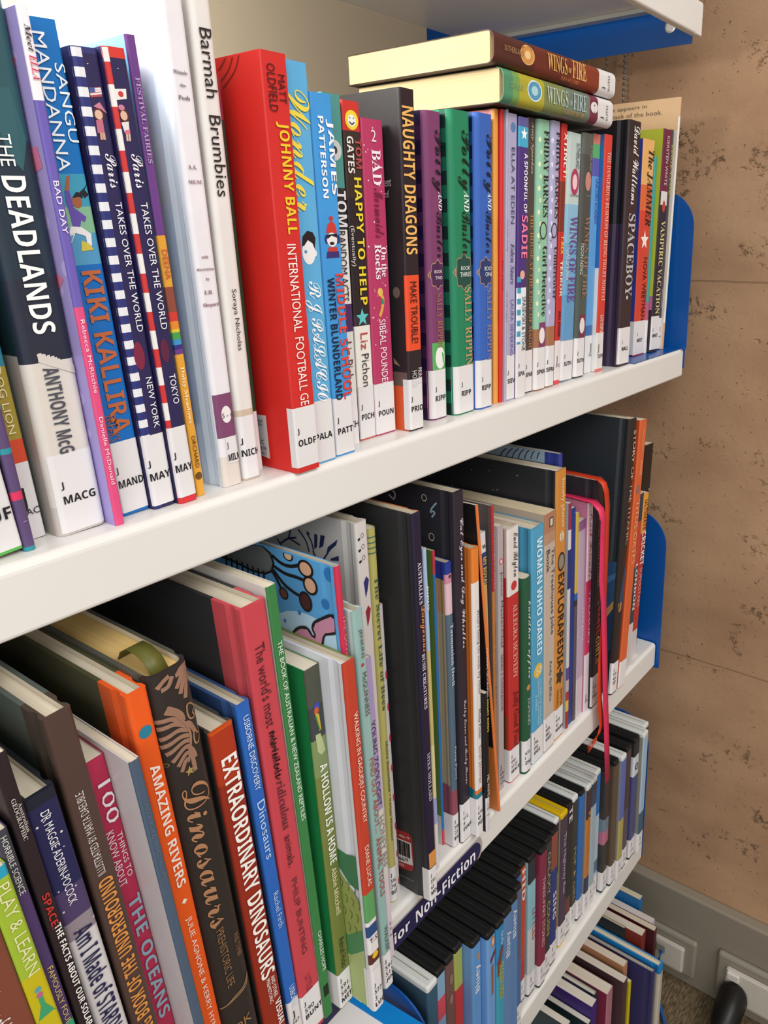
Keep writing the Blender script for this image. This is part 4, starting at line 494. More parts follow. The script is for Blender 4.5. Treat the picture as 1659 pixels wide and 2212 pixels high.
  {'key': 'gagudju', 'x': 0.26561, 't': 0.00933, 'y': 0.27951, 'lean': -0.02244, 'h': 0.25912, 'c': '#b8402c', 'd': 0.2304, 'lc': '#d2d6dc', 'hb': 1, 'lmat': 'hill', 'rc': '#74823f', 'bands': [('#b8402c', 0.0964), ('#5a9a5c', 0.0743), ('#dcd8d8', 0.0711), ('#2a4a7c', 0.0623), ('#dcd8d8', 0.0482), ('#5a3030', 0.0398), ('#dad6d6', None)], 'texts': [('WALKING IN GAGUDJU COUNTRY', '#ecdcd0', 0.2261, 0.1493, 0.3, 0.75, 'h90'), ('DIANE LUCAS', '#ecdcd0', 0.1321, 0.1019, 0.35, 0.7, 'h90'), ('T.S.', '#1c1a1c', 0.0614, 0.0571, 0.1, 0.9, 'h')], 'deco': [['disc', '#e0b82c', 0.0458, 0.55]], 'lab': (0.035, ['', 'J', '577', '3', 'LUC'], 0.0064, 0.001), 'lp': [('poly', '#3f7a54', [(0.02532, 0.12465), (0.01965, 0.12319), (0.01252, 0.12258), (0.00385, 0.12456), (-0.00137, 0.12112), (-0.00227, 0.09869), (0.01213, 0.09935), (0.0199, 0.10807), (0.0268, 0.1121)]), ('poly', '#93a058', [(0.0268, 0.1121), (0.02022, 0.10525), (0.01166, 0.09698), (0.00319, 0.08879), (-0.0, 0.07468), (0.00314, 0.06723), (0.01836, 0.05461), (0.03267, 0.06238)]), ('poly', '#4f8a5a', [(0.03267, 0.06238), (0.01836, 0.05461), (0.00314, 0.06723), (0.00205, 0.04998), (0.01706, 0.03844), (0.03559, 0.03764)]), ('poly', '#a8b878', [(0.03559, 0.03764), (0.01706, 0.03844), (0.00174, 0.05018), (0.00157, 0.00138), (0.0213, -0.00202), (0.04078, -0.00624)]), ('line', '#5f7038', [(0.02007, 0.10004), (0.01822, 0.09818), (0.01932, 0.09353)], 0.0008), ('line', '#5f7038', [(0.01467, 0.09999), (0.01284, 0.09814), (0.01391, 0.09352)], 0.0008), ('line', '#5f7038', [(0.00934, 0.09993), (0.00753, 0.0981), (0.00857, 0.09351)], 0.0008), ('line', '#5f7038', [(0.00408, 0.09988), (0.00228, 0.09806), (0.00329, 0.0935)], 0.0008), ('line', '#5f7038', [(0.01718, 0.08889), (0.01533, 0.08704), (0.01643, 0.08233)], 0.0008), ('line', '#5f7038', [(0.01179, 0.08891), (0.00995, 0.08707), (0.01101, 0.08239)], 0.0008), ('line', '#5f7038', [(0.00645, 0.08893), (0.00463, 0.0871), (0.00567, 0.08245)], 0.0008), ('line', '#5f7038', [(0.01975, 0.07758), (0.01788, 0.07572), (0.01899, 0.07091)], 0.0008), ('line', '#5f7038', [(0.01428, 0.07767), (0.01242, 0.07582), (0.01351, 0.07104)], 0.0008), ('line', '#5f7038', [(0.00888, 0.07776), (0.00704, 0.07592), (0.00809, 0.07117)], 0.0008), ('line', '#5f7038', [(0.02237, 0.06603), (0.02047, 0.06417), (0.02161, 0.05926)], 0.0008), ('line', '#5f7038', [(0.01682, 0.0662), (0.01495, 0.06434), (0.01605, 0.05946)], 0.0008), ('line', '#5f7038', [(0.01135, 0.06636), (0.00949, 0.06451), (0.01057, 0.05967)], 0.0008), ('line', '#5f7038', [(0.02504, 0.05425), (0.02312, 0.05237), (0.02428, 0.04736)], 0.0008)], 'label': 'white covered hardback with painted green hills and red spine'},
  {'key': 'giant', 'x': 0.27659, 't': 0.00457, 'y': 0.2896, 'lean': -0.02691, 'h': 0.31168, 'c': '#c22f4c', 'd': 0.272, 'lc': '#5aa4dc', 'hb': 1, 'lmat': 'microbe', 'texts': [('THE GIANT', '#d8707c', 0.2821, 0.2532, 0.3, 0.8, 'h90')], 'lp': [('ell', '#b4d4ea', (0.02748, 0.24373), 0.04018, 0.03184), ('poly', '#1a1618', [(0.10324, 0.29296), (0.0855, 0.30625), (0.06068, 0.31199), (0.05338, 0.30797), (0.05122, 0.30193), (0.05376, 0.29549), (0.06131, 0.29169), (0.07388, 0.29075), (0.08823, 0.29229)]), ('poly', '#6e7274', [(0.09968, 0.2947), (0.08576, 0.30492), (0.06151, 0.31057), (0.05495, 0.30678), (0.05311, 0.30146), (0.05559, 0.29619), (0.06166, 0.29303), (0.0736, 0.29227), (0.08731, 0.29382)]), ('line', '#1a1618', [(0.09758, 0.29565), (0.09829, 0.28846)], 0.0016), ('line', '#1a1618', [(0.09234, 0.29546), (0.09301, 0.28832)], 0.0016), ('line', '#1a1618', [(0.08715, 0.29528), (0.08779, 0.28818)], 0.0016), ('line', '#1a1618', [(0.08203, 0.29509), (0.08264, 0.28803)], 0.0016), ('line', '#1a1618', [(0.07696, 0.29491), (0.07754, 0.28789)], 0.0016), ('line', '#1a1618', [(0.07196, 0.29473), (0.07251, 0.28776)], 0.0016), ('line', '#1a1618', [(0.06701, 0.29456), (0.06754, 0.28762)], 0.0016), ('line', '#1a1618', [(0.06213, 0.29438), (0.06262, 0.28748)], 0.0016), ('line', '#1a1618', [(0.05249, 0.30655), (0.04515, 0.30344), (0.03746, 0.30333), (0.03008, 0.30574)], 0.0022), ('line', '#1a1618', [(0.05245, 0.29997), (0.04276, 0.29749), (0.03289, 0.2976), (0.02599, 0.29715)], 0.0022), ('line', '#1a1618', [(0.05288, 0.29737), (0.045, 0.29029), (0.0377, 0.28729), (0.03188, 0.286)], 0.0022), ('line', '#1a1618', [(0.05376, 0.29549), (0.05046, 0.29134), (0.04738, 0.28589)], 0.0022), ('ell', '#1a1618', (0.02435, 0.30503), 0.00651, 0.00548), ('ell', '#d8a888', (0.02435, 0.30503), 0.00472, 0.00406), ('ell', '#1a1618', (0.0217, 0.29531), 0.00608, 0.00605), ('ell', '#d8a888', (0.0217, 0.29531), 0.00441, 0.00448), ('ell', '#1a1618', (0.02715, 0.28362), 0.00555, 0.00655), ('ell', '#4a2422', (0.02715, 0.28362), 0.00402, 0.00486), ('ell', '#1a1618', (0.0458, 0.28381), 0.00399, 0.00407), ('ell', '#6e4238', (0.0458, 0.28381), 0.00288, 0.00302), ('ell', '#1a1618', (0.03809, 0.30987), 0.00429, 0.00336), ('ell', '#d8b898', (0.03809, 0.30987), 0.0031, 0.00249), ('ell', '#2a74b8', (0.00487, 0.30633), 0.00426, 0.00435), ('ell', '#2a74b8', (0.01068, 0.2867), 0.0029, 0.00336), ('ell', '#2a74b8', (0.03355, 0.27454), 0.0013, 0.00151), ('ell', '#2a74b8', (0.04747, 0.26519), 0.00114, 0.00119), ('line', '#1a1618', [(0.04325, 0.25419), (0.03896, 0.26031), (0.03398, 0.264), (0.02832, 0.26534), (0.02502, 0.26171), (0.02209, 0.26112), (0.02098, 0.26384), (0.02262, 0.26752), (0.02049, 0.27152), (0.01472, 0.27533), (0.00692, 0.27988), (0.00245, 0.27904), (0.0019, 0.27516), (0.00494, 0.27095), (0.0131, 0.26757), (0.01562, 0.26428), (0.01746, 0.25822), (0.02118, 0.25018), (0.03263, 0.24634)], 0.0034), ('poly', '#c888a4', [(0.04325, 0.25419), (0.03896, 0.26031), (0.03398, 0.264), (0.02832, 0.26534), (0.02502, 0.26171), (0.02209, 0.26112), (0.02098, 0.26384), (0.02262, 0.26752), (0.02049, 0.27152), (0.01472, 0.27533), (0.00692, 0.27988), (0.00245, 0.27904), (0.0019, 0.27516), (0.00494, 0.27095), (0.0131, 0.26757), (0.01562, 0.26428), (0.01746, 0.25822), (0.02118, 0.25018), (0.03263, 0.24634)])], 'label': 'sky blue picture hardback with outlined squiggles and slim red spine'},
  {'key': 'tools', 'x': 0.28135, 't': 0.00819, 'y': 0.28416, 'lean': -0.02691, 'h': 0.28361, 'c': '#8fb0ac', 'd': 0.17584, 'lc': '#b4ccca', 'hb': 1, 'texts': [('JENKINS', '#5a3a3c', 0.2717, 0.2528, 0.35, 0.7, 'h90'), ('McGUINNESS', '#5a3a3c', 0.2435, 0.2142, 0.35, 0.75, 'h90'), ('FIND OUT ABOUT...', '#a8403a', 0.184, 0.129, 0.35, 0.8, 'h90'), ('ANIMAL TOOLS', '#a8403a', 0.1245, 0.0783, 0.3, 0.8, 'h90'), ('WALKER', '#3a5a58', 0.0525, 0.0319, 0.35, 0.75, 'h90')], 'deco': [['disc', '#a8403a', 0.2484, 0.3]], 'lab': (0.03, ['J', '591', '513', 'JEN'], 0.0, 0.001), 'label': 'grey green hardback with red brown hand drawn lettering'},
  {'key': 'zoologist', 'x': 0.29899, 't': 0.00704, 'y': 0.2976, 'lean': -0.02534, 'h': 0.23935, 'c': '#a794c0', 'd': 0.1484, 'bands': [('#a794c0', 0.1265), ('#d4d2cc', 0.0716), ('#d8c8d4', None)], 'texts': [('YOUNG ZOOLOGIST', '#3a3046', 0.1953, 0.1304, 0.15, 0.75, 'h90'), ('HONEY BEE', '#8a8a86', 0.1217, 0.0796, 0.2, 0.9, 'h90'), ('5.', '#1c1a1c', 0.0312, 0.0292, 0.5, 0.8, 'h'), ('9', '#1c1a1c', 0.026, 0.0248, 0.5, 0.7, 'h'), ('AS', '#1c1a1c', 0.0211, 0.0192, 0.4, 0.9, 'h')], 'label': 'lavender spine turning white, right of the grey green hardback'},
  {'key': 'birds', 'x': 0.31808, 't': 0.0104, 'y': 0.32, 'lean': -0.009, 'h': 0.31545, 'c': '#cbc5c2', 'd': 0.2688, 'lc': '#c6c1be', 'hb': 1, 'lmat': 'blooms', 'deco': [['ring', '#1c1c2a', 0.3065, 0.22], ['ring', '#1c1c2a', 0.2991, 0.22], ['ring', '#1c1c2a', 0.2916, 0.22], ['bird', '#2c2a6a', 0.2722], ['bird', '#8c2430', 0.2517]], 'sp': [], 'lp': [('poly', '#1e2a56', [(0.03771, 0.30112), (0.03476, 0.30089), (0.03612, 0.29209), (0.03898, 0.29006)]), ('poly', '#1e2a56', [(0.03198, 0.3015), (0.02796, 0.30178), (0.0302, 0.29418), (0.03426, 0.29162)]), ('poly', '#1e2a56', [(0.02607, 0.29443), (0.01644, 0.30192), (0.01824, 0.29757), (0.02329, 0.2933), (0.02861, 0.28713)]), ('poly', '#1e2a56', [(0.02443, 0.2868), (0.01665, 0.29064), (0.01678, 0.28706), (0.0241, 0.28554)]), ('poly', '#1e2a56', [(0.04484, 0.30179), (0.04233, 0.30055), (0.04181, 0.29887), (0.04437, 0.29965)]), ('line', '#1e2a56', [(0.07534, 0.28953), (0.07146, 0.28479)], 0.0012), ('line', '#1e2a56', [(0.07186, 0.28657), (0.06343, 0.29202), (0.05534, 0.2944)], 0.0012), ('line', '#1e2a56', [(0.06343, 0.29202), (0.06051, 0.29882)], 0.0012), ('line', '#1e2a56', [(0.06213, 0.29232), (0.05246, 0.28965)], 0.0012), ('line', '#1e2a56', [(0.05289, 0.30094), (0.04636, 0.29424), (0.04399, 0.28661)], 0.0012), ('line', '#1e2a56', [(0.04481, 0.3), (0.04087, 0.29459), (0.03947, 0.28587)], 0.0012), ('line', '#1e2a56', [(0.04039, 0.28838), (0.03717, 0.28279), (0.03538, 0.27959)], 0.0012), ('line', '#1e2a56', [(0.03129, 0.28423), (0.02586, 0.29092)], 0.0012)], 'label': 'pearly white hardback with dark blue floral cover and tiny birds on its spine'},
  {'key': 'bees', 'x': 0.33606, 't': 0.00796, 'y': 0.32718, 'lean': -0.00791, 'h': 0.30407, 'c': '#b4ac64', 'd': 0.18852, 'r': 0.00384, 'texts': [('The Secret Life of Bees', '#4a5a4a', 0.2702, 0.1685, 0.3, 0.75, 'r90'), ('Moira Butterfield • Vivian Mineker', '#5a5c40', 0.1433, 0.0563, 0.4, 0.7, 'r90')], 'deco': [['rect', '#4a7068', 0.2987, 0.2978, 0.05, 0.95], ['rect', '#4a7068', 0.2949, 0.294, 0.05, 0.95], ['rect', '#4a7068', 0.2912, 0.2903, 0.05, 0.95], ['rect', '#4a7068', 0.2876, 0.2867, 0.05, 0.95]], 'lab': (0.033, ['J', '595.', '799', 'BUTT'], 0.0, 0.0015), 'label': 'straw yellow spine with dark green serif lettering and four lines at its top'},
  {'key': 'dotted', 'x': 0.34654, 't': 0.00384, 'y': 0.3312, 'lean': -0.01058, 'h': 0.24532, 'c': '#cfc6c4', 'd': 0.1521, 'texts': [('•  •  •  •  •  •  •  •', '#a83040', 0.1943, 0.0067, 0.4, 0.9, 'h90')], 'label': 'very thin white spine with red dots behind the straw yellow spine'},
  {'key': 'bush', 'x': 0.35399, 't': 0.00927, 'y': 0.30423, 'lean': -0.01277, 'h': 0.3139, 'c': '#221c34', 'd': 0.272, 'lc': '#303033', 'hb': 1, 'rc': '#c87a48', 'texts': [("AUSTRALIA'S", '#cfcad6', 0.28, 0.2494, 0.3, 0.7, 'r90'), ('Dangerous', '#dc8a3c', 0.2477, 0.2132, 0.25, 0.95, 'S90'), ('BUSH CREATURES', '#cfcad6', 0.212, 0.1686, 0.3, 0.65, 'r90'), ('MYKE MOLLARD', '#b4b0c0', 0.1319, 0.0906, 0.35, 0.7, 'r90')], 'deco': [['rect', '#cf8a44', 0.045, 0.0313, 0.1, 1.0]], 'lab': (0.0307, ['J', '591.', '65', 'MOL'], 0.0064, 0.001), 'lp': [('poly', '#a82c30', [(0.03656, 0.05246), (0.01837, 0.05541), (0.01527, 0.05253), (0.01482, 0.02572), (0.01718, 0.02011), (0.03923, 0.01492)]), ('poly', '#d8d4d2', [(0.03715, 0.04404), (0.0166, 0.04706), (0.01579, 0.02639), (0.03879, 0.02103)]), ('line', '#1a1618', [(0.03142, 0.04378), (0.03157, 0.02992)], 0.0006), ('line', '#1a1618', [(0.03024, 0.04395), (0.03039, 0.03011)], 0.0011), ('line', '#1a1618', [(0.02906, 0.04411), (0.0292, 0.03029)], 0.0007), ('line', '#1a1618', [(0.02789, 0.04428), (0.02802, 0.03047)], 0.0015), ('line', '#1a1618', [(0.02671, 0.04444), (0.02684, 0.03066)], 0.0006), ('line', '#1a1618', [(0.02555, 0.0446), (0.02566, 0.03084)], 0.0011), ('line', '#1a1618', [(0.02438, 0.04477), (0.02448, 0.03102)], 0.0007), ('line', '#1a1618', [(0.02322, 0.04493), (0.02331, 0.0312)], 0.0015), ('line', '#1a1618', [(0.02205, 0.04509), (0.02214, 0.03138)], 0.0006), ('line', '#1a1618', [(0.0209, 0.04525), (0.02098, 0.03156)], 0.0011), ('line', '#1a1618', [(0.01974, 0.04542), (0.01981, 0.03174)], 0.0007), ('line', '#1a1618', [(0.01859, 0.04558), (0.01865, 0.03192)], 0.0015)], 'lt': [('58869', '#1a1618', (0.03725, 0.02399), (0.01994, 0.02957), 0.0028), ('8-86-9', '#e0d4d0', (0.03227, 0.04841), (0.01735, 0.05144), 0.0024), ('ess', '#e0d4d0', (0.03086, 0.02107), (0.02426, 0.02228), 0.0026), ('press.com.au', '#8a8684', (0.03159, 0.01008), (0.01523, 0.01198), 0.0022)], 'label': 'wide black hardback with navy spine and orange handwritten word, barcode sticker on its cover'},
  {'key': 'yellowthin', 'x': 0.38177, 't': 0.00384, 'y': 0.32, 'lean': -0.01122, 'h': 0.27682, 'c': '#b8c8e4', 'd': 0.17163, 'bands': [('#a8c4e8', 0.1969), ('#c8b87a', 0.116), ('#d8d0a0', 0.0683), ('#9aa4d4', 0.0438), ('#dad6d6', None)], 'texts': [('BIRDS', '#f0f2f6', 0.2476, 0.2287, 0.3, 0.95, 'B90')], 'label': 'very thin pale blue and yellow spine between the navy and green books'},
  {'key': 'greenthin', 'x': 0.40479, 't': 0.00259, 'y': 0.33161, 'lean': -0.00517, 'h': 0.26399, 'c': '#2f6fae', 'd': 0.192, 'lc': '#5f7f34', 'bands': [('#c2364a', 0.2452), ('#2f70b4', 0.015), ('#cf4350', None)], 'lbands': [('#5f7f34', 0.0286), ('#cfcfc4', None)], 'label': 'thin green covered paperback with red and blue spine edge'},
  {'key': 'tasmanian', 'x': 0.40757, 't': 0.00761, 'y': 0.32213, 'lean': -0.00517, 'h': 0.25519, 'c': '#56687a', 'd': 0.15822, 'lc': '#b29a78', 'hb': 1, 'r': 0.00256, 'bands': [('#24388a', 0.2461), ('#c8899c', 0.2386), ('#d8b8c0', 0.2132), ('#536678', 0.0556), ('#8c4a58', 0.0323), ('#c8bcc0', None)], 'lbands': [('#24388a', 0.2413), ('#b08a5c', 0.2137), ('#a89878', 0.06), ('#8c4a58', None)], 'texts': [('Tasmanian Devil', '#c4ccd4', 0.2051, 0.1519, 0.3, 0.8, 'r90'), ('Greg Pyers', '#b4bcc4', 0.0965, 0.0658, 0.35, 0.75, 'r90')], 'deco': [['disc', '#4a3a4a', 0.244, 0.4]], 'lab': (0.0323, ['J', '599', '27', 'PYE'], 0.011200000000000002, 0.001), 'label': 'tan and slate hardback with blue top and maroon band above its sticker'},
  {'key': 'cat', 'x': 0.41538, 't': 0.01241, 'y': 0.31957, 'lean': -0.00517, 'h': 0.30761, 'c': '#2a2530', 'd': 0.26923, 'lc': '#2c2c34', 'hb': 1, 'lmat': 'curls', 'texts': [('Cat Eyes and Dog Whistles', '#d4d0d8', 0.2866, 0.1802, 0.35, 0.8, 'S90'), ('Cathy Evans and Becky Thorns', '#c8c4cc', 0.1342, 0.0559, 0.35, 0.7, 'S90')], 'lab': (0.0386, ['J', '612.', '8', 'EVAN'], 0.00192, 0.001), 'lp': [('ringl', '#cfc8b4', (0.02748, 0.29946), 0.0022, 0.00252), ('ringl', '#cfc8b4', (0.02169, 0.26972), 0.00245, 0.0029), ('line', '#8aa8b8', [(0.01583, 0.29771), (0.02049, 0.2925), (0.02172, 0.28924), (0.01973, 0.29045), (0.01785, 0.28932), (0.02079, 0.2854)], 0.0014), ('line', '#b8c0c8', [(0.0625, 0.2954), (0.05745, 0.29273), (0.05611, 0.29763), (0.05834, 0.29927)], 0.0014)], 'label': 'tall black hardback with white handwritten title and curly doodles on its cover'},
  {'key': 'orange', 'x': 0.42798, 't': 0.00899, 'y': 0.31336, 'lean': -0.00464, 'h': 0.26119, 'c': '#d9d6d4', 'd': 0.16194, 'lc': '#d9782e', 'hb': 1, 'bands': [('#dc7c30', 0.2335), ('#dcd8d6', 0.0465), ('#d8742c', 0.0427), ('#1f7a8c', 0.0313), ('#d8d6d8', None)], 'lbands': [('#d9782e', 0.0475), ('#1f7688', None)], 'texts': [("What's Going On Inside My Head?", '#5a4a4e', 0.2102, 0.1356, 0.4, 0.8, 'h90'), ('Molly Potter', '#3a4a5a', 0.122, 0.0943, 0.35, 0.75, 'h90'), ('Sarah Jennings', '#a8705a', 0.0882, 0.0521, 0.35, 0.75, 'h90')], 'lab': (0.0383, ['J', '616', '89', 'POT'], 0.0096, 0.001), 'label': 'orange hardback with white title strip and teal foot'},
  {'key': 'angry', 'x': 0.43716, 't': 0.00492, 'y': 0.31017, 'lean': -0.00464, 'h': 0.1344, 'c': '#1c181a', 'd': 0.096, 'bands': [('#1c181a', 0.0346), ('#cfcdd0', None)], 'texts': [('NATIONAL GEOGRAPHIC', '#dcd8d0', 0.1746, 0.1305, 0.4, 0.85, 'h90'), ('ANGRY BIRDS', '#d8c23c', 0.1293, 0.0982, 0.4, 0.85, 'B90'), ('MEL WHITE', '#dcd8d0', 0.0573, 0.0366, 0.2, 0.75, 'h90'), ('J', '#1c1a1c', 0.0283, 0.0268, 0.2, 0.4, 'h'), ('598', '#1c1a1c', 0.0251, 0.0225, 0.1, 0.8, 'h'), ('WHI', '#1c1a1c', 0.0187, 0.016, 0.1, 0.9, 'h')], 'label': 'short black spine with white and yellow capitals right of the orange hardback'},
  {'key': 'flames', 'x': 0.46345, 't': 0.00303, 'y': 0.31535, 'lean': -0.09575, 'h': 0.29425, 'c': '#d8743c', 'd': 0.2304, 'lc': '#201c1e', 'lbands': [('#1c181a', 0.0693), ('#d07830', None)], 'label': 'thin leaning black cover with bright orange edge and flame coloured foot'},
  {'key': 'royal', 'x': 0.47334, 't': 0.0083, 'y': 0.3328, 'lean': -0.03785, 'h': 0.25733, 'c': '#2f4a8a', 'd': 0.15955, 'bands': [('#d8d8dc', 0.2397), ('#27407e', 0.2107), ('#c8a060', None)], 'texts': [('W', '#2a2a30', 0.2457, 0.2441, 0.3, 0.9, 'r'), ('MY ROYAL', '#d8b84a', 0.2358, 0.2107, 0.3, 0.85, 'B90')], 'label': 'blue spine with white top bearing one black letter'},
  {'key': 'machines', 'x': 0.48183, 't': 0.00348, 'y': 0.3312, 'lean': -0.01204, 'h': 0.27658, 'c': '#b87a3c', 'd': 0.17148, 'lc': '#6a5f5f', 'hb': 1, 'bands': [('#b02c30', 0.2009), ('#b8763a', None)], 'texts': [('MACHINES AT WORK', '#dca0a0', 0.2551, 0.2018, 0.3, 0.75, 'h90'), ('Planes and Helicopters', '#7a4a20', 0.171, 0.0932, 0.3, 0.75, 'h90')], 'deco': [['disc', '#8a2428', 0.2619, 0.5]], 'label': 'slim spine with red upper half and tan lower half under a grey cover'},
  {'key': 'masterchef', 'x': 0.4855, 't': 0.00789, 'y': 0.32975, 'lean': -0.00122, 'h': 0.25709, 'c': '#aba2a4', 'd': 0.1594, 'lc': '#b8b0b0', 'texts': [('Junior MasterChef', '#3c3640', 0.2164, 0.1445, 0.3, 0.75, 'h90'), ('SERIES 2 COOKBOOK', '#5a5258', 0.1384, 0.082, 0.35, 0.7, 'h90'), ('J', '#1c1a1c', 0.0243, 0.023, 0.1, 0.3, 'h'), ('641', '#1c1a1c', 0.0193, 0.0159, 0.1, 0.85, 'h'), ('599', '#1c1a1c', 0.0143, 0.0108, 0.1, 0.85, 'h'), ('JUN', '#1c1a1c', 0.0093, 0.0054, 0.1, 0.9, 'h')], 'deco': [['disc', '#b84a5a', 0.2253, 0.7], ['disc', '#d8c8cc', 0.2253, 0.45]], 'label': 'pale grey spine with rosy round emblem, left of the red cookery spine'},
  {'key': 'allegra', 'x': 0.49946, 't': 0.01711, 'y': 0.32762, 'lean': -0.01294, 'h': 0.25094, 'c': '#b8302e', 'd': 0.15558, 'lc': '#c02c2c', 'hb': 1, 'bands': [('#dcd4d0', 0.1897), ('#b8302e', 0.0346), ('#b8302e', None)], 'lbands': [('#c8a49a', 0.207), ('#c02c2c', 0.0703), ('#8a4a30', None)], 'texts': [('Enid Blyton', '#3a3436', 0.2456, 0.2054, 0.3, 0.85, 'S90'), ('ALLEGRA MCEVEDY', '#dca49a', 0.1802, 0.1076, 0.35, 0.75, 'r90'), ('Jolly Good Food', '#6a1a1c', 0.0939, 0.0346, 0.3, 0.85, 'i90')], 'deco': [['disc', '#c03434', 0.1978, 0.5]], 'lab': (0.0354, ['J', '641.', '5123', 'MACE'], 0.0096, 0.0012), 'label': 'red and cream hardback with dark handwritten name on a cream strip'},
  {'key': 'buddha', 'x': 0.51677, 't': 0.01276, 'y': 0.3225, 'lean': -0.01294, 'h': 0.20084, 'c': '#24543a', 'd': 0.12452, 'lc': '#1f4a34', 'r': 0.0044800000000000005, 'texts': [("buddha's office", '#d8dcd0', 0.1783, 0.1007, 0.3, 0.85, 'S90'), ('ZIGMOND', '#b8c4b4', 0.0812, 0.0522, 0.35, 0.7, 'h90')], 'deco': [['disc', '#d08438', 0.0914, 0.45]], 'lab': (0.0361, ['', '650.', '1', 'ZIGM'], 0.0, 0.0025), 'label': 'dark green spine with white handwriting and small orange leaf'},
  {'key': 'women', 'x': 0.53334, 't': 0.02059, 'y': 0.32451, 'lean': -0.01761, 'h': 0.24089, 'c': '#4f9cc0', 'd': 0.14935, 'lc': '#4a98be', 'hb': 1, 'texts': [('WOMEN WHO DARED', '#dcecf2', 0.2309, 0.114, 0.35, 0.8, 'B90'), ('STORIES OF FEARLESS', '#b4dce8', 0.0879, 0.0364, 0.6, 0.75, 'h90'), ('DAREDEVILS, ADVENTURERS', '#b4dce8', 0.0901, 0.0389, 0.4, 0.55, 'h90'), ('& REBELS', '#b4dce8', 0.0739, 0.0569, 0.22, 0.36, 'h90'), ('52', '#e4f0f0', 0.1005, 0.0959, 0.3, 0.72, 'h')], 'deco': [['disc', '#d8b44a', 0.098, 0.72]], 'lab': (0.0354, ['J', '796.', '092', 'SKEE'], 0.0, 0.001), 'label': 'light blue hardback with rounded white capitals and a yellow number disc'},
  {'key': 'treehouse', 'x': 0.55412, 't': 0.01876, 'y': 0.3238, 'lean': -0.01761, 'h': 0.24831, 'c': '#b8a898', 'd': 0.24, 'lc': '#b8a898', 'pc': '#d8c8a8', 'bands': [('#a8785c', 0.2297), ('#b08a70', 0.219), ('#baaa9c', None)], 'texts': [('The Treehouse Joke', '#3a302c', 0.213, 0.1255, 0.5, 0.85, 'h90'), ('Book', '#3a302c', 0.2138, 0.1918, 0.12, 0.42, 'h90'), ('Andy Griffiths', '#4a403c', 0.0984, 0.0545, 0.4, 0.7, 'h90')], 'deco': [['rect', '#3a2c28', 0.2435, 0.2345, 0.4, 0.75], ['rect', '#d0c4b8', 0.2424, 0.2355, 0.46, 0.69]], 'lab': (0.0387, ['J', '808.', '882', 'GRIF'], 0.0, 0.0026), 'label': 'beige fawn paperback with plain dark lettering'},
  {'key': 'explora', 'x': 0.57607, 't': 0.01746, 'y': 0.32536, 'lean': -0.01354, 'h': 0.28203, 'c': '#c8853c', 'd': 0.26344, 'lc': '#2c2d32', 'hb': 1, 'lmat': 'stars', 'texts': [('lonely planet', '#ecd8b4', 0.2732, 0.2262, 0.35, 0.8, 'h90'), ('EXPLORAPEDIA', '#3a2414', 0.1806, 0.0799, 0.22, 0.85, 'B90'), ('EMMA', '#6a3c14', 0.0543, 0.0361, 0.6, 0.8, 'h90'), ('MIGNELL', '#6a3c14', 0.0566, 0.0351, 0.2, 0.42, 'h90'), ('KIDS', '#8a5c2c', 0.2222, 0.213, 0.42, 0.6, 'h90')], 'deco': [['oval', '#ecdcc0', 0.2175, 0.4], ['oval', '#3a3028', 0.1921, 0.75], ['oval', '#8a8070', 0.1921, 0.55], ['blob', '#3a302c', 0.0702, 0.8]], 'lab': (0.0351, ['J', '910.', '92', 'MARR'], 0.0, 0.0019), 'label': 'tall amber hardback with bold dark capitals and a starry black cover'},
  {'key': 'boats', 'x': 0.59424, 't': 0.00627, 'y': 0.3328, 'lean': -0.0154, 'h': 0.29308, 'c': '#2c3a8c', 'd': 0.256, 'lc': '#2c3a8c', 'hb': 1, 'split': (0.016, '#93aabc'), 'special': 'boats', 'lp': [('line', '#3a4656', [(0.06626, 0.27853), (0.06345, 0.28521), (0.05802, 0.29037)], 0.0012), ('line', '#3a4656', [(0.05905, 0.27967), (0.05629, 0.28631), (0.05094, 0.29143)], 0.0012), ('line', '#3a4656', [(0.05192, 0.2808), (0.04922, 0.28739), (0.04394, 0.29247)], 0.0012), ('line', '#3a4656', [(0.04488, 0.28191), (0.04223, 0.28846), (0.03702, 0.29351)], 0.0012), ('line', '#3a4656', [(0.03792, 0.28301), (0.03532, 0.28951), (0.03018, 0.29453)], 0.0012), ('line', '#3a4656', [(0.03104, 0.2841), (0.02848, 0.29056), (0.02342, 0.29554)], 0.0012), ('line', '#3a4656', [(0.02424, 0.28517), (0.02173, 0.29159), (0.01674, 0.29653)], 0.0012)], 'label': 'tall hardback with a dark blue binding and pale dashed cover behind the amber one'},
  {'key': 'firebook', 'x': 0.6007, 't': 0.005, 'y': 0.32556, 'lean': -0.0154, 'h': 0.24499, 'c': '#cfcaca', 'd': 0.1519, 'lc': '#b8b4b4', 'bands': [('#8a3050', 0.2186), ('#d0c8cc', 0.1983), ('#26336e', 0.1572), ('#c8c4c0', 0.0708), ('#5a4a80', 0.0567), ('#b8a8a4', 0.0434), ('#a83a24', 0.0331), ('#d8b04a', 0.0204), ('#9a3028', None)], 'label': 'glossy thin spine of many colours right of the amber hardback, dark red and yellow foot'},
  {'key': 'darkblue', 'x': 0.60589, 't': 0.01062, 'y': 0.32722, 'lean': -0.0154, 'h': 0.2371, 'c': '#243a86', 'd': 0.147, 'texts': [], 'label': 'thin deep blue spine left of the pearly lilac booklet'},
  {'key': 'yellowmulti', 'x': 0.6167, 't': 0.00552, 'y': 0.3264, 'lean': -0.0154, 'h': 0.23017, 'c': '#4a3a40', 'd': 0.1427, 'bands': [('#c8a848', 0.146), ('#2a5fa4', 0.1386), ('#3a3438', 0.1321), ('#5a5056', None)], 'label': 'very thin spine with a long golden yellow stripe'},
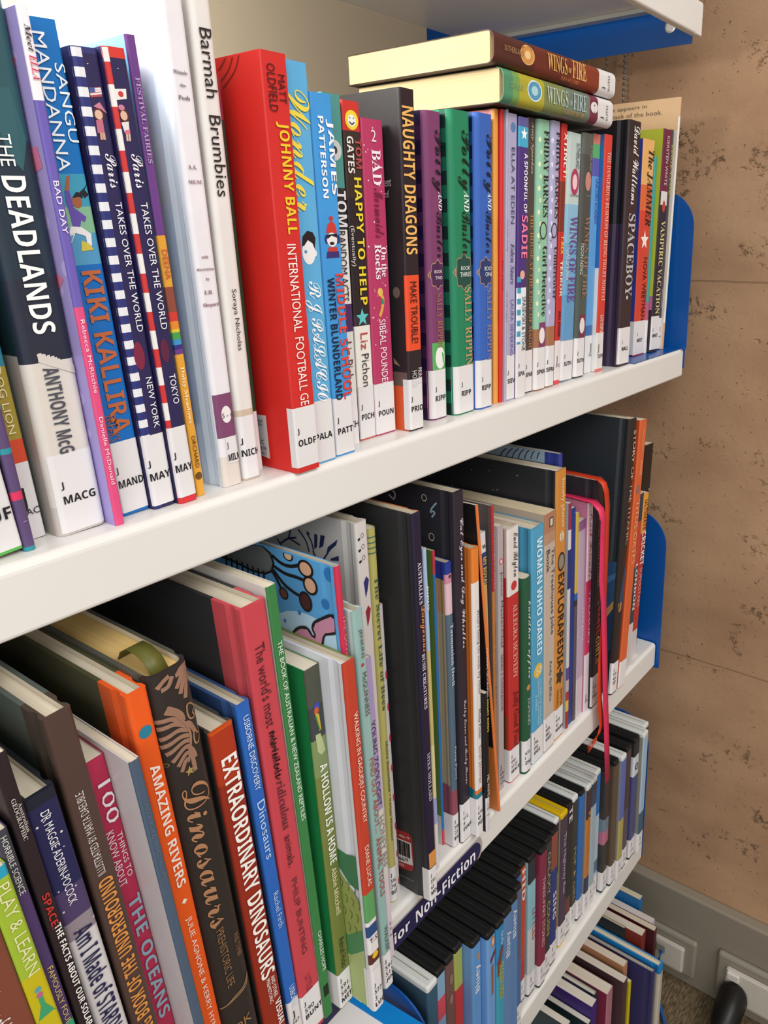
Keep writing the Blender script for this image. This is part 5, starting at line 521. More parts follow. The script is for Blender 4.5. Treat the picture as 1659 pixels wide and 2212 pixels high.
  {'key': 'lilac', 'x': 0.62241, 't': 0.01371, 'y': 0.32649, 'lean': -0.0154, 'h': 0.21943, 'c': '#a88aa8', 'd': 0.13605, 'lc': '#c0b0bc', 'bands': [('#8a5a8c', 0.2097), ('#b4a0b4', 0.0454), ('#c8bcc4', None)], 'texts': [('COOK BOOK', '#d8ccd0', 0.1243, 0.086, 0.55, 0.9, 'h90')], 'label': 'pearly lilac booklet spine left of the pink book'},
  {'key': 'pearl', 'x': 0.63632, 't': 0.00983, 'y': 0.32421, 'lean': -0.0154, 'h': 0.23535, 'c': '#c2365e', 'd': 0.14592, 'lc': '#c87a98', 'special': 'pinkribbon', 'bands': [('#dcc8d0', 0.1519), ('#c2365e', 0.0683), ('#d8ccd0', None)], 'texts': [('Pearl Friends', '#b84468', 0.2268, 0.1558, 0.3, 0.8, 'S90'), ('TREASURY', '#e4b4c4', 0.1411, 0.079, 0.35, 0.75, 'h90'), ('J', '#1c1a1c', 0.0176, 0.0163, 0.15, 0.35, 'h'), ('COO', '#1c1a1c', 0.0134, 0.0109, 0.1, 0.9, 'h')], 'label': 'bright pink book with white upper panel on its spine'},
  {'key': 'rebel', 'x': 0.64634, 't': 0.01628, 'y': 0.3211, 'lean': -0.0154, 'h': 0.25551, 'c': '#26202a', 'd': 0.256, 'lc': '#2e2c34', 'hb': 1, 'special': 'orangeribbon', 'texts': [('GOOD NIGHT STORIES', '#a89ca0', 0.2184, 0.1409, 0.3, 0.6, 'h90'), ('REBEL', '#a82c38', 0.1164, 0.0847, 0.4, 0.85, 'B90'), ('GIRLS', '#c8a868', 0.0823, 0.0512, 0.35, 0.85, 'R90'), ('for', '#a89ca0', 0.1236, 0.1198, 0.4, 0.7, 'h90')], 'lab': (0.038, ['J', '920.', '72', 'FAV'], 0.0, 0.0018), 'label': 'black hardback with red and gold capitals, orange ribbon hanging down its front'},
  {'key': 'titanic', 'x': 0.67902, 't': 0.01606, 'y': 0.31422, 'lean': 0.06647, 'h': 0.30562, 'c': '#2a211f', 'd': 0.27458, 'lc': '#2c3136', 'hb': 1, 'lmat': 'ship', 'r': 0.0032, 'texts': [('STORY', '#cfc8c4', 0.2938, 0.2598, 0.5, 0.9, 'h90'), ('OF THE TITANIC', '#b8b0ac', 0.2553, 0.1715, 0.5, 0.9, 'h90')], 'lab': (0.0382, ['J', '910.', '452', 'TIT'], 0.0032, 0.0016), 'sp': [('poly', '#2a4768', [(-0.00565, 0.15607), (0.01345, 0.15048), (0.01606, 0.10689), (0.01414, 0.09486), (0.00352, 0.09859)]), ('poly', '#a87c4c', [(0.00213, 0.10726), (0.01068, 0.10649), (0.00985, 0.09741), (0.0038, 0.09683)]), ('poly', '#1f3550', [(-8e-05, 0.0973), (0.0095, 0.09717), (0.01171, 0.04717), (-0.00032, 0.05017)])], 'lp': [('poly', '#2a4768', [(0.0203, 0.14919), (-0.00133, 0.1544), (-0.0045, 0.11329), (-0.00332, 0.10054), (0.01609, 0.09053)]), ('poly', '#3f6488', [(0.01905, 0.13185), (-0.00197, 0.14155), (-0.00208, 0.13548), (0.01843, 0.12313)]), ('poly', '#a87c4c', [(0.0146, 0.09561), (-0.00364, 0.11053), (-0.0036, 0.10165), (0.01383, 0.08497)]), ('poly', '#1f3550', [(0.01379, 0.08444), (-0.00363, 0.1013), (-0.00511, 0.0534), (0.01078, 0.04276)])], 'label': 'very tall black hardback with blue ship picture low on its cover'},
  {'key': 'walker', 'x': 0.69528, 't': 0.01655, 'y': 0.31301, 'lean': 0.08305, 'h': 0.30093, 'c': '#cf6034', 'd': 0.18658, 'lc': '#b8481f', 'r': 0.00128, 'texts': [('HALLIGAN', '#e49a74', 0.2915, 0.2677, 0.35, 0.65, 'h90'), ('WALKER', '#e8b090', 0.2584, 0.2419, 0.4, 0.7, 'h90'), ('TITUS OATES', '#e4b490', 0.215, 0.1441, 0.3, 0.8, 'h90')], 'deco': [['disc', '#8a6a64', 0.2267, 0.6]], 'lab': (0.0322, [], 0.0, 0.001), 'label': 'tall copper orange spine beside the very tall black hardback'},
  {'key': 'london', 'x': 0.73987, 't': 0.01185, 'y': 0.32489, 'lean': 0.07403, 'h': 0.20889, 'c': '#3a3f4e', 'd': 0.12951, 'bands': [('#2a3648', 0.1772), ('#b84434', 0.1238), ('#3a4048', 0.0544), ('#c8c2c0', None)], 'texts': [('LONDON', '#dcd8d8', 0.1267, 0.0711, 0.3, 0.8, 'B90')], 'label': 'slim spine in navy and red with white bold capitals near the shelf end'},
  {'key': 'cricket', 'x': 0.76475, 't': 0.0147, 'y': 0.33046, 'lean': 0.07307, 'h': 0.20119, 'c': '#b03a34', 'd': 0.12474, 'lc': '#b8442c', 'bands': [('#d89a3c', 0.1542), ('#b4382c', 0.0332), ('#c8c0c0', None)], 'texts': [('ULTIMATE', '#9a3018', 0.1934, 0.1577, 0.3, 0.85, 'B90'), ('CRICKET', '#e8dcd4', 0.1557, 0.1147, 0.2, 0.95, 'B90'), ('SUPERSTARS', '#dca49a', 0.1114, 0.0624, 0.3, 0.8, 'h90')], 'label': 'orange and red spine last in the middle row, against the blue shelf end'},
  {'key': 'blackend', 'x': 0.77964, 't': 0.02208, 'y': 0.3392, 'lean': 0.074, 'h': 0.25257, 'c': '#1c1716', 'd': 0.192, 'lc': '#1c1716', 'texts': [('ZI', '#c8c4c0', 0.1992, 0.196, 0.75, 0.95, 'h90')], 'label': 'plain black spine rising behind the orange and red one at the middle shelf end'},
]
DISCS = [
  (0.3645, 0.0141, 0.3203, 'clear', [('#33566e', 0.62), ('#26282c', None)], [], None, '#3d5668', 'clear plastic disc case with a slate blue back at the near end of the row'),
  (0.3795, 0.0122, 0.3226, 'black', [('#7fa3c0', 0.83), ('#c0485a', 0.7), ('#7396b4', None)], [], None, None, 'black disc case with light blue spine and one red patch, next to the clear case'),
  (0.393, 0.0118, 0.3232, 'black', [('#6a4c46', None)], [('3', '#a89088', 0.52, 0.58, 0.35, 0.7, 'h')], None, None, 'black disc case with chocolate brown spine'),
  (0.4061, 0.0125, 0.3242, 'black', [('#9aa552', 0.74), ('#b43434', None)], [('YOU', '#d0bcae', 0.42, 0.15, 0.3, 0.8, 'h90')], None, None, 'black disc case with lime green and red spine'),
  (0.4195, 0.0134, 0.3146, 'black', [('#5c8ec4', 0.3), ('#5a86b8', None)], [('Bluey', '#d4dae2', 0.67, 0.84, 0.2, 0.85, 'B90u')], None, '#6a93c8', 'black disc case with sky blue spine and large white lettering, fifth from the near end'),
  (0.4339, 0.0128, 0.3085, 'black', [('#6c98cc', None)], [], None, '#6a98d0', 'black disc case with blue spine, orange oval emblem and brown lettering'),
  (0.4477, 0.0125, 0.3078, 'black', [('#2f80b4', 0.74), ('#3f98b0', None)], [('DVD', '#c8dce8', 0.93, 0.85, 0.45, 0.75, 'h90'), ('SCOOBY-DOO!', '#b8a82c', 0.73, 0.5, 0.25, 0.8, 'B90')], None, None, 'black disc case with teal spine and mustard yellow lettering'),
  (0.4608, 0.0147, 0.3091, 'black', [('#5c80ac', None)], [('Bluey', '#ccd2dc', 0.7, 0.86, 0.2, 0.8, 'B90u')], None, None, 'black disc case with grey blue spine, its white lettering a third of the way down'),
  (0.4768, 0.0131, 0.312, 'black', [('#5a80b0', None)], [('Bluey', '#ccd2dc', 0.74, 0.92, 0.2, 0.8, 'B90u')], None, None, 'black disc case with grey blue spine, its white lettering close to the top'),
  (0.4909, 0.0118, 0.3158, 'black', [('#53617a', 0.5), ('#4a6a96', None)], [], ['J', 'DVD'], None, 'black disc case with dull slate spine left of the royal blue one'),
  (0.5037, 0.0128, 0.3248, 'black', [('#3f689f', 0.85), ('#365c98', None)], [], ['J', 'DVD'], None, 'black disc case with royal blue spine left of the orange red one'),
  (0.5174, 0.0112, 0.3277, 'black', [('#c2452a', 0.3), ('#b83a28', None)], [('HID', '#e0d4cc', 0.95, 0.74, 0.3, 0.85, 'B90')], ['J', 'DVD'], '#d09038', 'black disc case with orange red spine and thick white lettering'),
  (0.5296, 0.0144, 0.3248, 'black', [('#2c3438', 0.82), ('#86b4c0', 0.5), ('#b8c0c0', None)], [('LITTLES', '#a83a48', 0.62, 0.4, 0.5, 0.9, 'h90')], ['J', 'DVD'], '#8ab4c0', 'frosted pale blue disc case with red lettering'),
  (0.545, 0.0134, 0.3206, 'black', [('#7e2c44', None)], [('THREE-PART STORIES', '#d0a8b0', 0.8, 0.3, 0.3, 0.7, 'h90')], ['J', 'DVD'], None, 'black disc case with crimson spine and thin pink lettering'),
  (0.5594, 0.0134, 0.3232, 'black', [('#38353a', None)], [('GALAXY', '#a8a090', 0.9, 0.6, 0.3, 0.75, 'h90'), ('COUSIN', '#b8a83c', 0.55, 0.3, 0.3, 0.75, 'h90')], ['J', 'DVD'], None, 'black disc case with charcoal spine and yellow lettering'),
  (0.5738, 0.0134, 0.3242, 'black', [('#8a4a40', 0.72), ('#2f3a78', None)], [('SING', '#c8c4d0', 0.55, 0.35, 0.3, 0.8, 'B90')], ['J', 'DVD'], None, 'black disc case with russet topped navy spine'),
  (0.5882, 0.0109, 0.3296, 'clear', [('#3f3648', 0.6), ('#8a6a50', None)], [], ['J', 'DVD'], '#9a9a94', 'clear disc case squeezed against the yellow one on its left side'),
  (0.6, 0.015, 0.328, 'yellow', [('#4a3a4c', None)], [('The Highway Rat', '#b8b0bc', 0.85, 0.4, 0.3, 0.75, 'h90')], ['J', 'DVD'], '#9a9a70', 'only disc case with a yellow plastic top edge'),
  (0.6163, 0.0128, 0.3299, 'black', [('#2c2a2c', 0.3), ('#6a3a30', None)], [('TE', '#d8d4d4', 0.97, 0.86, 0.3, 0.9, 'B90')], ['J', 'DVD'], None, 'black disc case with nearly black spine right of the yellow case'),
  (0.6301, 0.0122, 0.3302, 'clear', [('#3a3a34', None)], [('POP ★ GIRL', '#a89468', 0.62, 0.2, 0.3, 0.8, 'h90')], ['J', 'DVD'], '#84847e', 'clear disc case with dark olive spine second after the yellow case'),
  (0.6432, 0.0115, 0.3283, 'black', [('#3468a8', None)], [], ['J', 'DVD'], None, 'black disc case with bright cobalt blue spine'),
  (0.6557, 0.0112, 0.3261, 'clear', [('#40323a', 0.75), ('#b8743a', 0.3), ('#3c3a58', None)], [('PADDINGTON 2', '#c8843c', 0.8, 0.3, 0.3, 0.8, 'B90')], ['J', 'DVD'], '#8a8a86', 'clear disc case with orange capitals running down a dark spine'),
  (0.6678, 0.0131, 0.3264, 'clear', [('#3c4458', 0.8), ('#98aab4', None)], [], ['J', 'DVD'], '#a8b4b8', 'clear disc case with silvery grey spine'),
  (0.6819, 0.0131, 0.329, 'clear', [('#2f6cb0', 0.66), ('#a4bccc', 0.3), ('#5a7490', 0.2), ('#b4c4d0', None)], [], ['J', 'DVD'], '#7a94b0', 'clear disc case with wintry blue and white spine near the hanging pink ribbon'),
  (0.696, 0.0134, 0.3232, 'black', [('#3a3434', 0.6), ('#6a7a8a', 0.5), ('#b06a80', 0.4), ('#3c3a38', None)], [], ['J', 'DVD'], None, 'black disc case with mixed pink and grey blocks on a dark spine'),
  (0.711, 0.0122, 0.3194, 'black', [('#5a4a3c', None)], [], ['J', 'DVD'], None, 'black disc case with brown spine under the pink ribbon end'),
  (0.7242, 0.0131, 0.3162, 'clear', [('#5a68a8', 0.5), ('#a89c58', None)], [], ['J', 'DVD'], '#868680', 'clear disc case with periwinkle to gold spine'),
  (0.7434, 0.0138, 0.319, 'black', [('#4a3a3c', 0.5), ('#544c58', None)], [], ['J', 'DVD'], None, 'black disc case with dusky brown spine, standing apart'),
  (0.7635, 0.015, 0.3181, 'black', [('#2c2a2e', 0.86), ('#c8ccd4', 0.7), ('#4a4c78', None)], [('e', '#3a3a40', 0.8, 0.74, 0.2, 0.8, 'h')], ['J', 'DVD'], None, 'black disc case with one white block on a violet spine'),
  (0.7798, 0.0141, 0.3136, 'clear', [('#9ab4c8', 0.35), ('#3c5a70', None)], [], ['J', 'DVD'], '#8c8678', 'clear disc case with icy blue spine second from the far end'),
  (0.7952, 0.0144, 0.32, 'clear', [('#3a302c', 0.3), ('#544840', None)], [], ['J', 'DVD'], '#86806f', 'clear disc case with dark brown spine last at the far end of its row'),
]
LOWEST = [
  ('midnight', 0.5928, 0.3056, 0.0096, -0.8582, '#1d3038', '#d0c8bc', 'dark teal covered book nearest at the bottom right row', 0),
  ('teal_dark', 0.6425, 0.304, 0.0077, -0.9081, '#23323a', '#d6d0c6', 'dark bottle green book left of the purple one in the lowest row', 0),
  ('purple', 0.6563, 0.304, 0.0132, -0.8893, '#3f2474', '#d6cfc2', 'deep purple book with thick cream pages in the lowest row', 0),
  ('stacked', 0.6707, 0.3088, 0.0096, -0.8945, '#2a3038', '#cfcac2', 'dark slim hardback with rounded corner between the purple and crimson books', 1),
  ('crimson', 0.687, 0.2976, 0.0157, -0.8935, '#7e2c44', '#d2c8b8', 'crimson book with cream page tops in the lowest row', 0),
  ('brownphoto', 0.7092, 0.288, 0.0112, -0.8946, '#4a3436', '#cfc6ba', 'dark brown picture covered book behind the thin yellow spine', 0),
  ('peach', 0.7298, 0.2976, 0.0112, -0.8947, '#b8805c', '#cfc4b4', 'peach coloured book in the lowest row', 0),
  ('navy', 0.7451, 0.2656, 0.007, -0.9023, '#34325e', '#a8a498', 'navy covered book projecting beyond its neighbours in the lowest row', 1),
  ('binder', 0.7588, 0.2608, 0.0112, -0.8989, '#1f7ab8', '#d4ccbc', 'cream edged folder with bright blue top in the lowest row', 1),
  ('black', 0.7633, 0.3168, 0.0038, -0.881, '#23272a', '#b8a890', 'black covered book behind the bright blue folder in the lowest row', 0),
  ('redbrown', 0.7783, 0.2944, 0.0128, -0.8852, '#7c2e24', '#ccc4b6', 'red brown book in the far part of the lowest row', 0),
  ('maroon', 0.7929, 0.2848, 0.009, -0.8874, '#4a2026', '#c8bca8', 'dark maroon book beside the red brown one in the lowest row', 0),
  ('white', 0.8046, 0.2928, 0.0096, -0.8892, '#b8b0b8', '#c8c0bc', 'pale lilac white book near the wall end of the lowest row', 0),
  ('blue', 0.8177, 0.3168, 0.0096, -0.8749, '#1a629c', '#c8bca0', 'bright blue book with white lettering last in the lowest row', 0),
]

for o in UPPER + MIDDLE:
    for e in o.get('texts', []): glyphs(e[0], e[6][0])
    for e in o.get('lt', []): glyphs(e[0], 'h')
    for e in (o['lab'][1] if o.get('lab') else []):
        if e: glyphs(e, 'B')
for e in DISCS:
    for q in e[5]: glyphs(q[0], q[6][0])
ZT, ZA, ZB, ZD, ZL = ZC + .687*S, ZC - .390*S, ZC - 1.512*S, ZC - 2.42*S, ZC - 3.36*S

# ------------------------------------------------------------------ the room
def structure(o, **k):
    o['kind'] = 'structure'
    return o
XW = 2.95*S
def wall_material():
    m, nt, b = nodes_of('rammed_earth'); L = nt.links; b.inputs['Roughness'].default_value = .92; b.inputs['Specular IOR Level'].default_value = .15
    tc = nt.nodes.new('ShaderNodeTexCoord')
    def noise(sc, det=6, ro=.6, src=None):
        n = nt.nodes.new('ShaderNodeTexNoise'); n.inputs['Scale'].default_value = sc; n.inputs['Detail'].default_value = det; n.inputs['Roughness'].default_value = ro
        L.new(src or tc.outputs['Object'], n.inputs['Vector']); return n.outputs['Fac']
    mp = nt.nodes.new('ShaderNodeMapping'); mp.inputs['Scale'].default_value = (1, 1, 1.7); L.new(tc.outputs['Object'], mp.inputs[0])
    patch = noise(7, 3, .5, mp.outputs[0]); fine = noise(150, 5, .7); grain = noise(120, 5, .75); cl = noise(9, 5, .65, mp.outputs[0])
    ramp = nt.nodes.new('ShaderNodeValToRGB'); L.new(patch, ramp.inputs[0])
    ramp.color_ramp.elements[0].position = .3; ramp.color_ramp.elements[0].color = lin('#a17d60'); ramp.color_ramp.elements[1].position = .72; ramp.color_ramp.elements[1].color = lin('#bc9776')
    # pits: small hollows gathered in clusters
    pit = nt.nodes.new('ShaderNodeMapRange'); L.new(grain, pit.inputs[0]); pit.inputs[1].default_value = .53; pit.inputs[2].default_value = .62
    clm = nt.nodes.new('ShaderNodeMapRange'); L.new(fmath(nt, 'ADD', cl, fmath(nt, 'MULTIPLY', fmath(nt, 'SUBTRACT', axis_value(nt, 2), ZC - .55*S), .13)), clm.inputs[0]); clm.inputs[1].default_value = .545; clm.inputs[2].default_value = .65
    pits = fmath(nt, 'MULTIPLY', pit.outputs[0], clm.outputs[0])
    sp2 = nt.nodes.new('ShaderNodeMapRange'); L.new(noise(190, 4, .7), sp2.inputs[0]); sp2.inputs[1].default_value = .665; sp2.inputs[2].default_value = .72; sp2.inputs[4].default_value = .7
    pits = fmath(nt, 'MAXIMUM', pits, sp2.outputs[0])
    pitted = mixcol(nt, fmath(nt, 'MULTIPLY', pits, .5), ramp.outputs[0], '#54402e')  # base colour mixed darker inside the pits
    z = axis_value(nt, 2)
    wob = fmath(nt, 'ADD', z, fmath(nt, 'MULTIPLY', fmath(nt, 'SUBTRACT', noise(9), .5), .006))
    seams = None
    for zz in (ZC - .176*S, ZC - 1.77*S):
        s = fmath(nt, 'LESS_THAN', fmath(nt, 'ABSOLUTE', fmath(nt, 'SUBTRACT', wob, zz)), .0011)
        seams = s if seams is None else fmath(nt, 'MAXIMUM', seams, s)
    col = mixcol(nt, fmath(nt, 'MULTIPLY', seams, .45), pitted, '#5f4a36')
    L.new(col, b.inputs['Base Color'])
    hgt = fmath(nt, 'SUBTRACT', fmath(nt, 'ADD', fmath(nt, 'MULTIPLY', fine, .12), fmath(nt, 'MULTIPLY', patch, .3)), fmath(nt, 'ADD', pits, fmath(nt, 'MULTIPLY', seams, .8)))
    bp = nt.nodes.new('ShaderNodeBump'); bp.inputs['Strength'].default_value = .9; bp.inputs['Distance'].default_value = .004
    L.new(hgt, bp.inputs['Height']); L.new(bp.outputs['Normal'], b.inputs['Normal'])
    return m
structure(box('wall_right', (XW, XW+.3, -1.6, 2.05*S, 0, 2.7), wall_material()))
def carpet_material():
    m, nt, b = nodes_of('loop_carpet'); L = nt.links; b.inputs['Roughness'].default_value = 1; b.inputs['Specular IOR Level'].default_value = .05
    tc = nt.nodes.new('ShaderNodeTexCoord'); mp = nt.nodes.new('ShaderNodeMapping'); mp.inputs['Scale'].default_value = (90, 420, 60); L.new(tc.outputs['Object'], mp.inputs[0])
    no = nt.nodes.new('ShaderNodeTexNoise'); no.inputs['Scale'].default_value = 1; no.inputs['Detail'].default_value = 3; L.new(mp.outputs[0], no.inputs['Vector'])
    r = nt.nodes.new('ShaderNodeValToRGB'); L.new(no.outputs['Fac'], r.inputs[0]); r.color_ramp.elements[0].position = .36; r.color_ramp.elements[0].color = lin('#584a3a'); r.color_ramp.elements[1].position = .66; r.color_ramp.elements[1].color = lin('#8a785c')
    L.new(r.outputs[0], b.inputs['Base Color'])
    bp = nt.nodes.new('ShaderNodeBump'); bp.inputs['Strength'].default_value = .8; bp.inputs['Distance'].default_value = .004; L.new(no.outputs['Fac'], bp.inputs['Height']); L.new(bp.outputs['Normal'], b.inputs['Normal'])
    return m
structure(box('floor', (-1.6, XW, -1.6, 2.05*S, -.05, 0), carpet_material()))
structure(box('wall_back', (-1.6, XW+.3, 2.05*S, 2.05*S+.1, 0, 2.7), mat('#b3a48e', 'paint')))
zb = ZC - 2.97*S
bb = structure(box('baseboard_right', (XW-.018, XW, -1.2, 2.0*S, .0, zb), mat('#8c8374', 'enamel'), bevel=.003))
# ------------------------------------------------------------------ the shelving
unit = empty('bookshelf', (0, 1.5*S, 0), 'white metal library shelving with blue end brackets', 'bookshelf')
UM = Matrix.Translation((0, -1.5*S, 0))
white = mat('#dddbd7', 'enamel'); blue = mat('#0c4f9a', 'enamel')
def add_part(o): o.parent = unit; o.location = (o.location.x, o.location.y - 1.5*S, o.location.z); return o
def board(z, x0, x1, lip=.098, y0=1.0):
    Y0, Y1, r = y0*S, 1.85*S, .013*S
    p = [(Y1, z)]
    p += [(Y0 + r - r*math.sin(a), z - r + r*math.cos(a)) for a in [math.pi/2*k/5 for k in range(6)]]
    p += [(Y0 + r*.5 - r*.5*math.cos(a), z - lip*S + r*.5 - r*.5*math.sin(a)) for a in [math.pi/2*k/3 for k in range(4)]]
    p += [(Y0 + .022*S, z - lip*S), (Y0 + .022*S, z - .008*S), (Y1, z - .008*S)]
    o = extrude_x('shelf_board', p, x0*S, x1*S, white); add_part(o)
    return o
for z, x0, x1 in ((ZT, -1.2, 2.572), (ZA, -1.2, 2.637), (ZB, -1.2, 2.545)): board(z, x0, x1)
p_ = [(1.0*S + .013*S - .013*S*math.sin(a), ZT - .013*S + .013*S*math.cos(a)) for a in [math.pi/2*k/5 for k in range(6)]] + [(1.0*S, ZT - .096*S), (1.002*S, ZT - .098*S), (1.022*S, ZT - .098*S), (1.022*S, ZT)]
add_part(extrude_x('lip_end', p_, 2.5725*S, 2.618*S, white))
board(ZD, 1.115, 2.53); board(ZL, 1.115, 2.60, .09, .93)
def bracket(x, z0, z1, yf=.985, rc=.13, tck=.0018, name='end_bracket', col=None, parent=True):
    y1, yf, rc = 1.85*S, yf*S, rc*S
    p = [(y1, z0), (y1, z1)] + [(yf + rc - rc*math.sin(a), z1 - rc + rc*math.cos(a)) for a in [math.pi/2*k/10 for k in range(11)]] + [(yf, z0)]
    o = extrude_x(name, p, x*S, x*S + tck, col or blue)
    return add_part(o) if parent else o
bracket(2.607, ZC + .572*S, ZC + 1.15*S, yf=1.026, rc=.03)
bracket(2.641, ZA - .07*S, ZC - .085*S, yf=.997, rc=.06)
bracket(2.552, ZC - 1.62*S, ZC - .985*S, yf=.985)
bracket(2.537, ZC - 2.52*S, ZC - 1.85*S, yf=1.0)
bracket(1.098, ZC - 2.55*S, ZC - 1.858*S, yf=.962, rc=.12)
for yy, zz in ((1.099, .629),):
    vs = [(2.606*S - dx, yy*S + rr*math.cos(2*math.pi*k/16), ZC + zz*S + rr*math.sin(2*math.pi*k/16)) for dx, rr in ((0, .0062), (.0006, .006), (.0011, .0045)) for k in range(16)]
    fs = [(i*16+k, i*16+(k+1) % 16, (i+1)*16+(k+1) % 16, (i+1)*16+k) for i in range(2) for k in range(16)] + [tuple(range(32, 48))]
    add_part(obj('screw', mesh('screw', vs, fs, [mat('#d0d0cc', 'metal')]), None))
add_part(box('back_panel', (-1.2*S, 2.31*S, 1.855*S, 1.875*S, ZL, 2.0), mat('#bfb29c', 'paint')))
add_part(box('upright_post', (2.312*S, 2.66*S, 1.856*S, 1.95*S, 0, 2.0), blue))
# edge of the clear book stop under the top shelf
m_ = clear_plastic('#b8b8b0')
add_part(box('clear_channel', (2.535*S, 2.571*S, 1.03*S, 1.84*S, ZC + .666*S, ZC + .6785*S), m_))
bk = empty('bookend', (2.59*S, 1.05*S, ZA), 'blue metal bookend with rounded top closing the upper book row', 'bookend')
o = bracket(2.620, ZA + .0002, ZC + .136*S, yf=.985, rc=.12, name='upright', parent=False); o.parent = bk; o.location = -bk.location
o = box('base_plate', (2.24*S, 2.619*S, 1.005*S, 1.32*S, ZA + .0001, ZA + .0006), blue); o.parent = bk; o.location = -bk.location
# white tray with painted lit-blue strip on the bay to the left of the discs
tr = empty('display_tray', (.8*S, 1.3*S, ZC - 1.9*S), 'white display tray with a blue strip painted as if lit under the middle shelf', 'tray')
v = [(.4*S, .86*S, ZC-1.888*S), (1.040*S, .86*S, ZC-1.888*S), (.972*S, 1.9*S, ZC-1.888*S), (.4*S, 1.9*S, ZC-1.888*S)]
v += [(a, b, c-.02*S) for a, b, c in v]
o = obj('tray_floor', mesh('tray_floor', v, [(0, 1, 2, 3), (7, 6, 5, 4), (0, 4, 5, 1), (1, 5, 6, 2), (2, 6, 7, 3), (3, 7, 4, 0)], [mat('#eceaea', 'enamel')]), tr); o.location = -tr.location
v = [(1.0405*S, .86*S, ZC-1.885*S), (1.092*S, .86*S, ZC-1.885*S), (1.012*S, 1.9*S, ZC-1.885*S), (.9725*S, 1.9*S, ZC-1.885*S)]
v += [(a, b, c-.03*S) for a, b, c in v]
o = obj('lit_strip', mesh('lit_strip', v, [(0, 1, 2, 3), (7, 6, 5, 4), (0, 4, 5, 1), (1, 5, 6, 2), (2, 6, 7, 3), (3, 7, 4, 0)], [mat('#1183d4', 'enamel')]), tr); o.location = -tr.location  # brighter blue paints the lit lower part of the blue bracket

# ------------------------------------------------------------------ section sign on the middle shelf
sg = empty('shelf_sign', (.95*S, .99*S, ZC - 1.56*S), 'navy section sign in a clear holder, white words on the middle shelf lip', 'sign')
def sgp(o): o.parent = sg; o.location = -sg.location; return o
zc, x0, x1 = ZC - 1.577*S, .70*S, 1.372*S
hh = .030*S
pts = [(x0 + hh - hh*math.sin(a), zc + hh*math.cos(a)) for a in [math.pi*k/12 for k in range(13)]]
pts = [(x1 - hh + hh*math.sin(a), zc - hh*math.cos(a)) for a in [math.pi*k/12 for k in range(13)]] + pts
ye = .9945*S
sgp(obj('navy_panel', mesh('navy_panel', [(x, ye, z) for x, z in pts] + [(x, ye+.0008, z) for x, z in pts], [tuple(range(26)), tuple(range(26, 52))[::-1]] + [(i, 26+i, 26+(i+1) % 26, (i+1) % 26) for i in range(26)], [mat('#221f4a', 'plastic')])))
h2 = .033*S
pz = [(x1 + .012*S - h2*.5 + h2*.5*math.sin(a), zc - h2*math.cos(a)) for a in [math.pi*k/12 for k in range(13)]] + [(x0, zc + h2), (x0, zc - h2)]
n_ = len(pz)
sgp(obj('clear_holder', mesh('clear_holder', [(x, ye+.001, z) for x, z in pz] + [(x, ye+.0016, z) for x, z in pz], [tuple(range(n_)), tuple(range(n_, 2*n_))[::-1]] + [(i, n_+i, n_+(i+1) % n_, (i+1) % n_) for i in range(n_)], [clear_plastic('#b9b2ae')])))
for s, a0, a1, hg in (('Junior', .945, 1.077, .040), ('Non', 1.100, 1.178, .034), ('-', 1.183, 1.196, .007), ('Fiction', 1.204, 1.345, .038)):
    sgp(wall_text(s, 'B', '#e8e6ec', (a0*S, zc), (a1*S, zc), hg*S, lambda a, b: (a, ye-.0004, b), None))

# ------------------------------------------------------------------ books on the upper and middle shelves
lifted = {'jammer', 'teal', 'vampiric', 'eerie', 'cream'}
for o in UPPER: on_shelf(o, ZA, 'books on the upper shelf', .0007 if o['key'] in lifted else 0)
MID = {}
for o in MIDDLE: MID[o['key']] = on_shelf(o, ZB, 'books on the middle shelf')

# two fantasy paperbacks lying flat on the upper row, heads to the left
def lying(o, xr, y, z, yaw, label):
    m = Matrix(((0, 0, -1, xr), (0, 1, 0, y), (1, 0, 0, z), (0, 0, 0, 1)))
    m = Matrix.Translation((xr, y, 0)) @ Matrix.Rotation(yaw, 4, 'Z') @ Matrix.Translation((-xr, -y, 0)) @ m
    return book(o, (0, 0, 0), label, matrix=m, group='paperbacks lying flat on the upper row')
hq = .545*S
lying(dict(key='flat', t=.070*S, d=.41*S, h=hq, c='#5f6a48', lc='#3a3a30', r=.006, pc='#cfba92', bands=[('#4d8a68', hq*.93), ('#6f9a50', hq*.88), ('#a8a032', hq*.68), ('#77804c', hq*.5), ('#6a7868', hq*.25), ('#6e2a44', hq*.165), ('#d8d6d6', None)],
      texts=[('SUTHERLAND', '#8aa878', hq*.95, hq*.85, .45, .62, 'h90'), ('WINGS', '#b4c4b8', hq*.66, hq*.47, .30, .80, 'R90'), ('OF', '#b4c4b8', hq*.455, hq*.43, .40, .55, 'R90'), ('FIRE', '#a8bcc0', hq*.42, hq*.29, .30, .82, 'R90'), ('THE FLAMES OF HOPE', '#b08a4a', hq*.52, hq*.31, .10, .24, 'h90'), ('5 - 6', '#6a5058', hq*.235, hq*.18, .35, .65, 'h'), ('J', '#1c1a1c', hq*.12, hq*.12, .22, .30, 'h'), ('SUTH', '#1c1a1c', hq*.07, hq*.07, .2, .72, 'h')],
      deco=[('oval', '#dfe6e6', hq*.76, .62), ('oval', '#4f94b4', hq*.76, .54), ('oval', '#a8ccd4', hq*.76, .28), ('oval', '#e0d6da', hq*.207, .38)]),
      2.035*S, 1.008*S, ZA + .6605*S, math.radians(1.5), 'green and yellow paperback lying flat on the book row, lower of two')
hq = .575*S
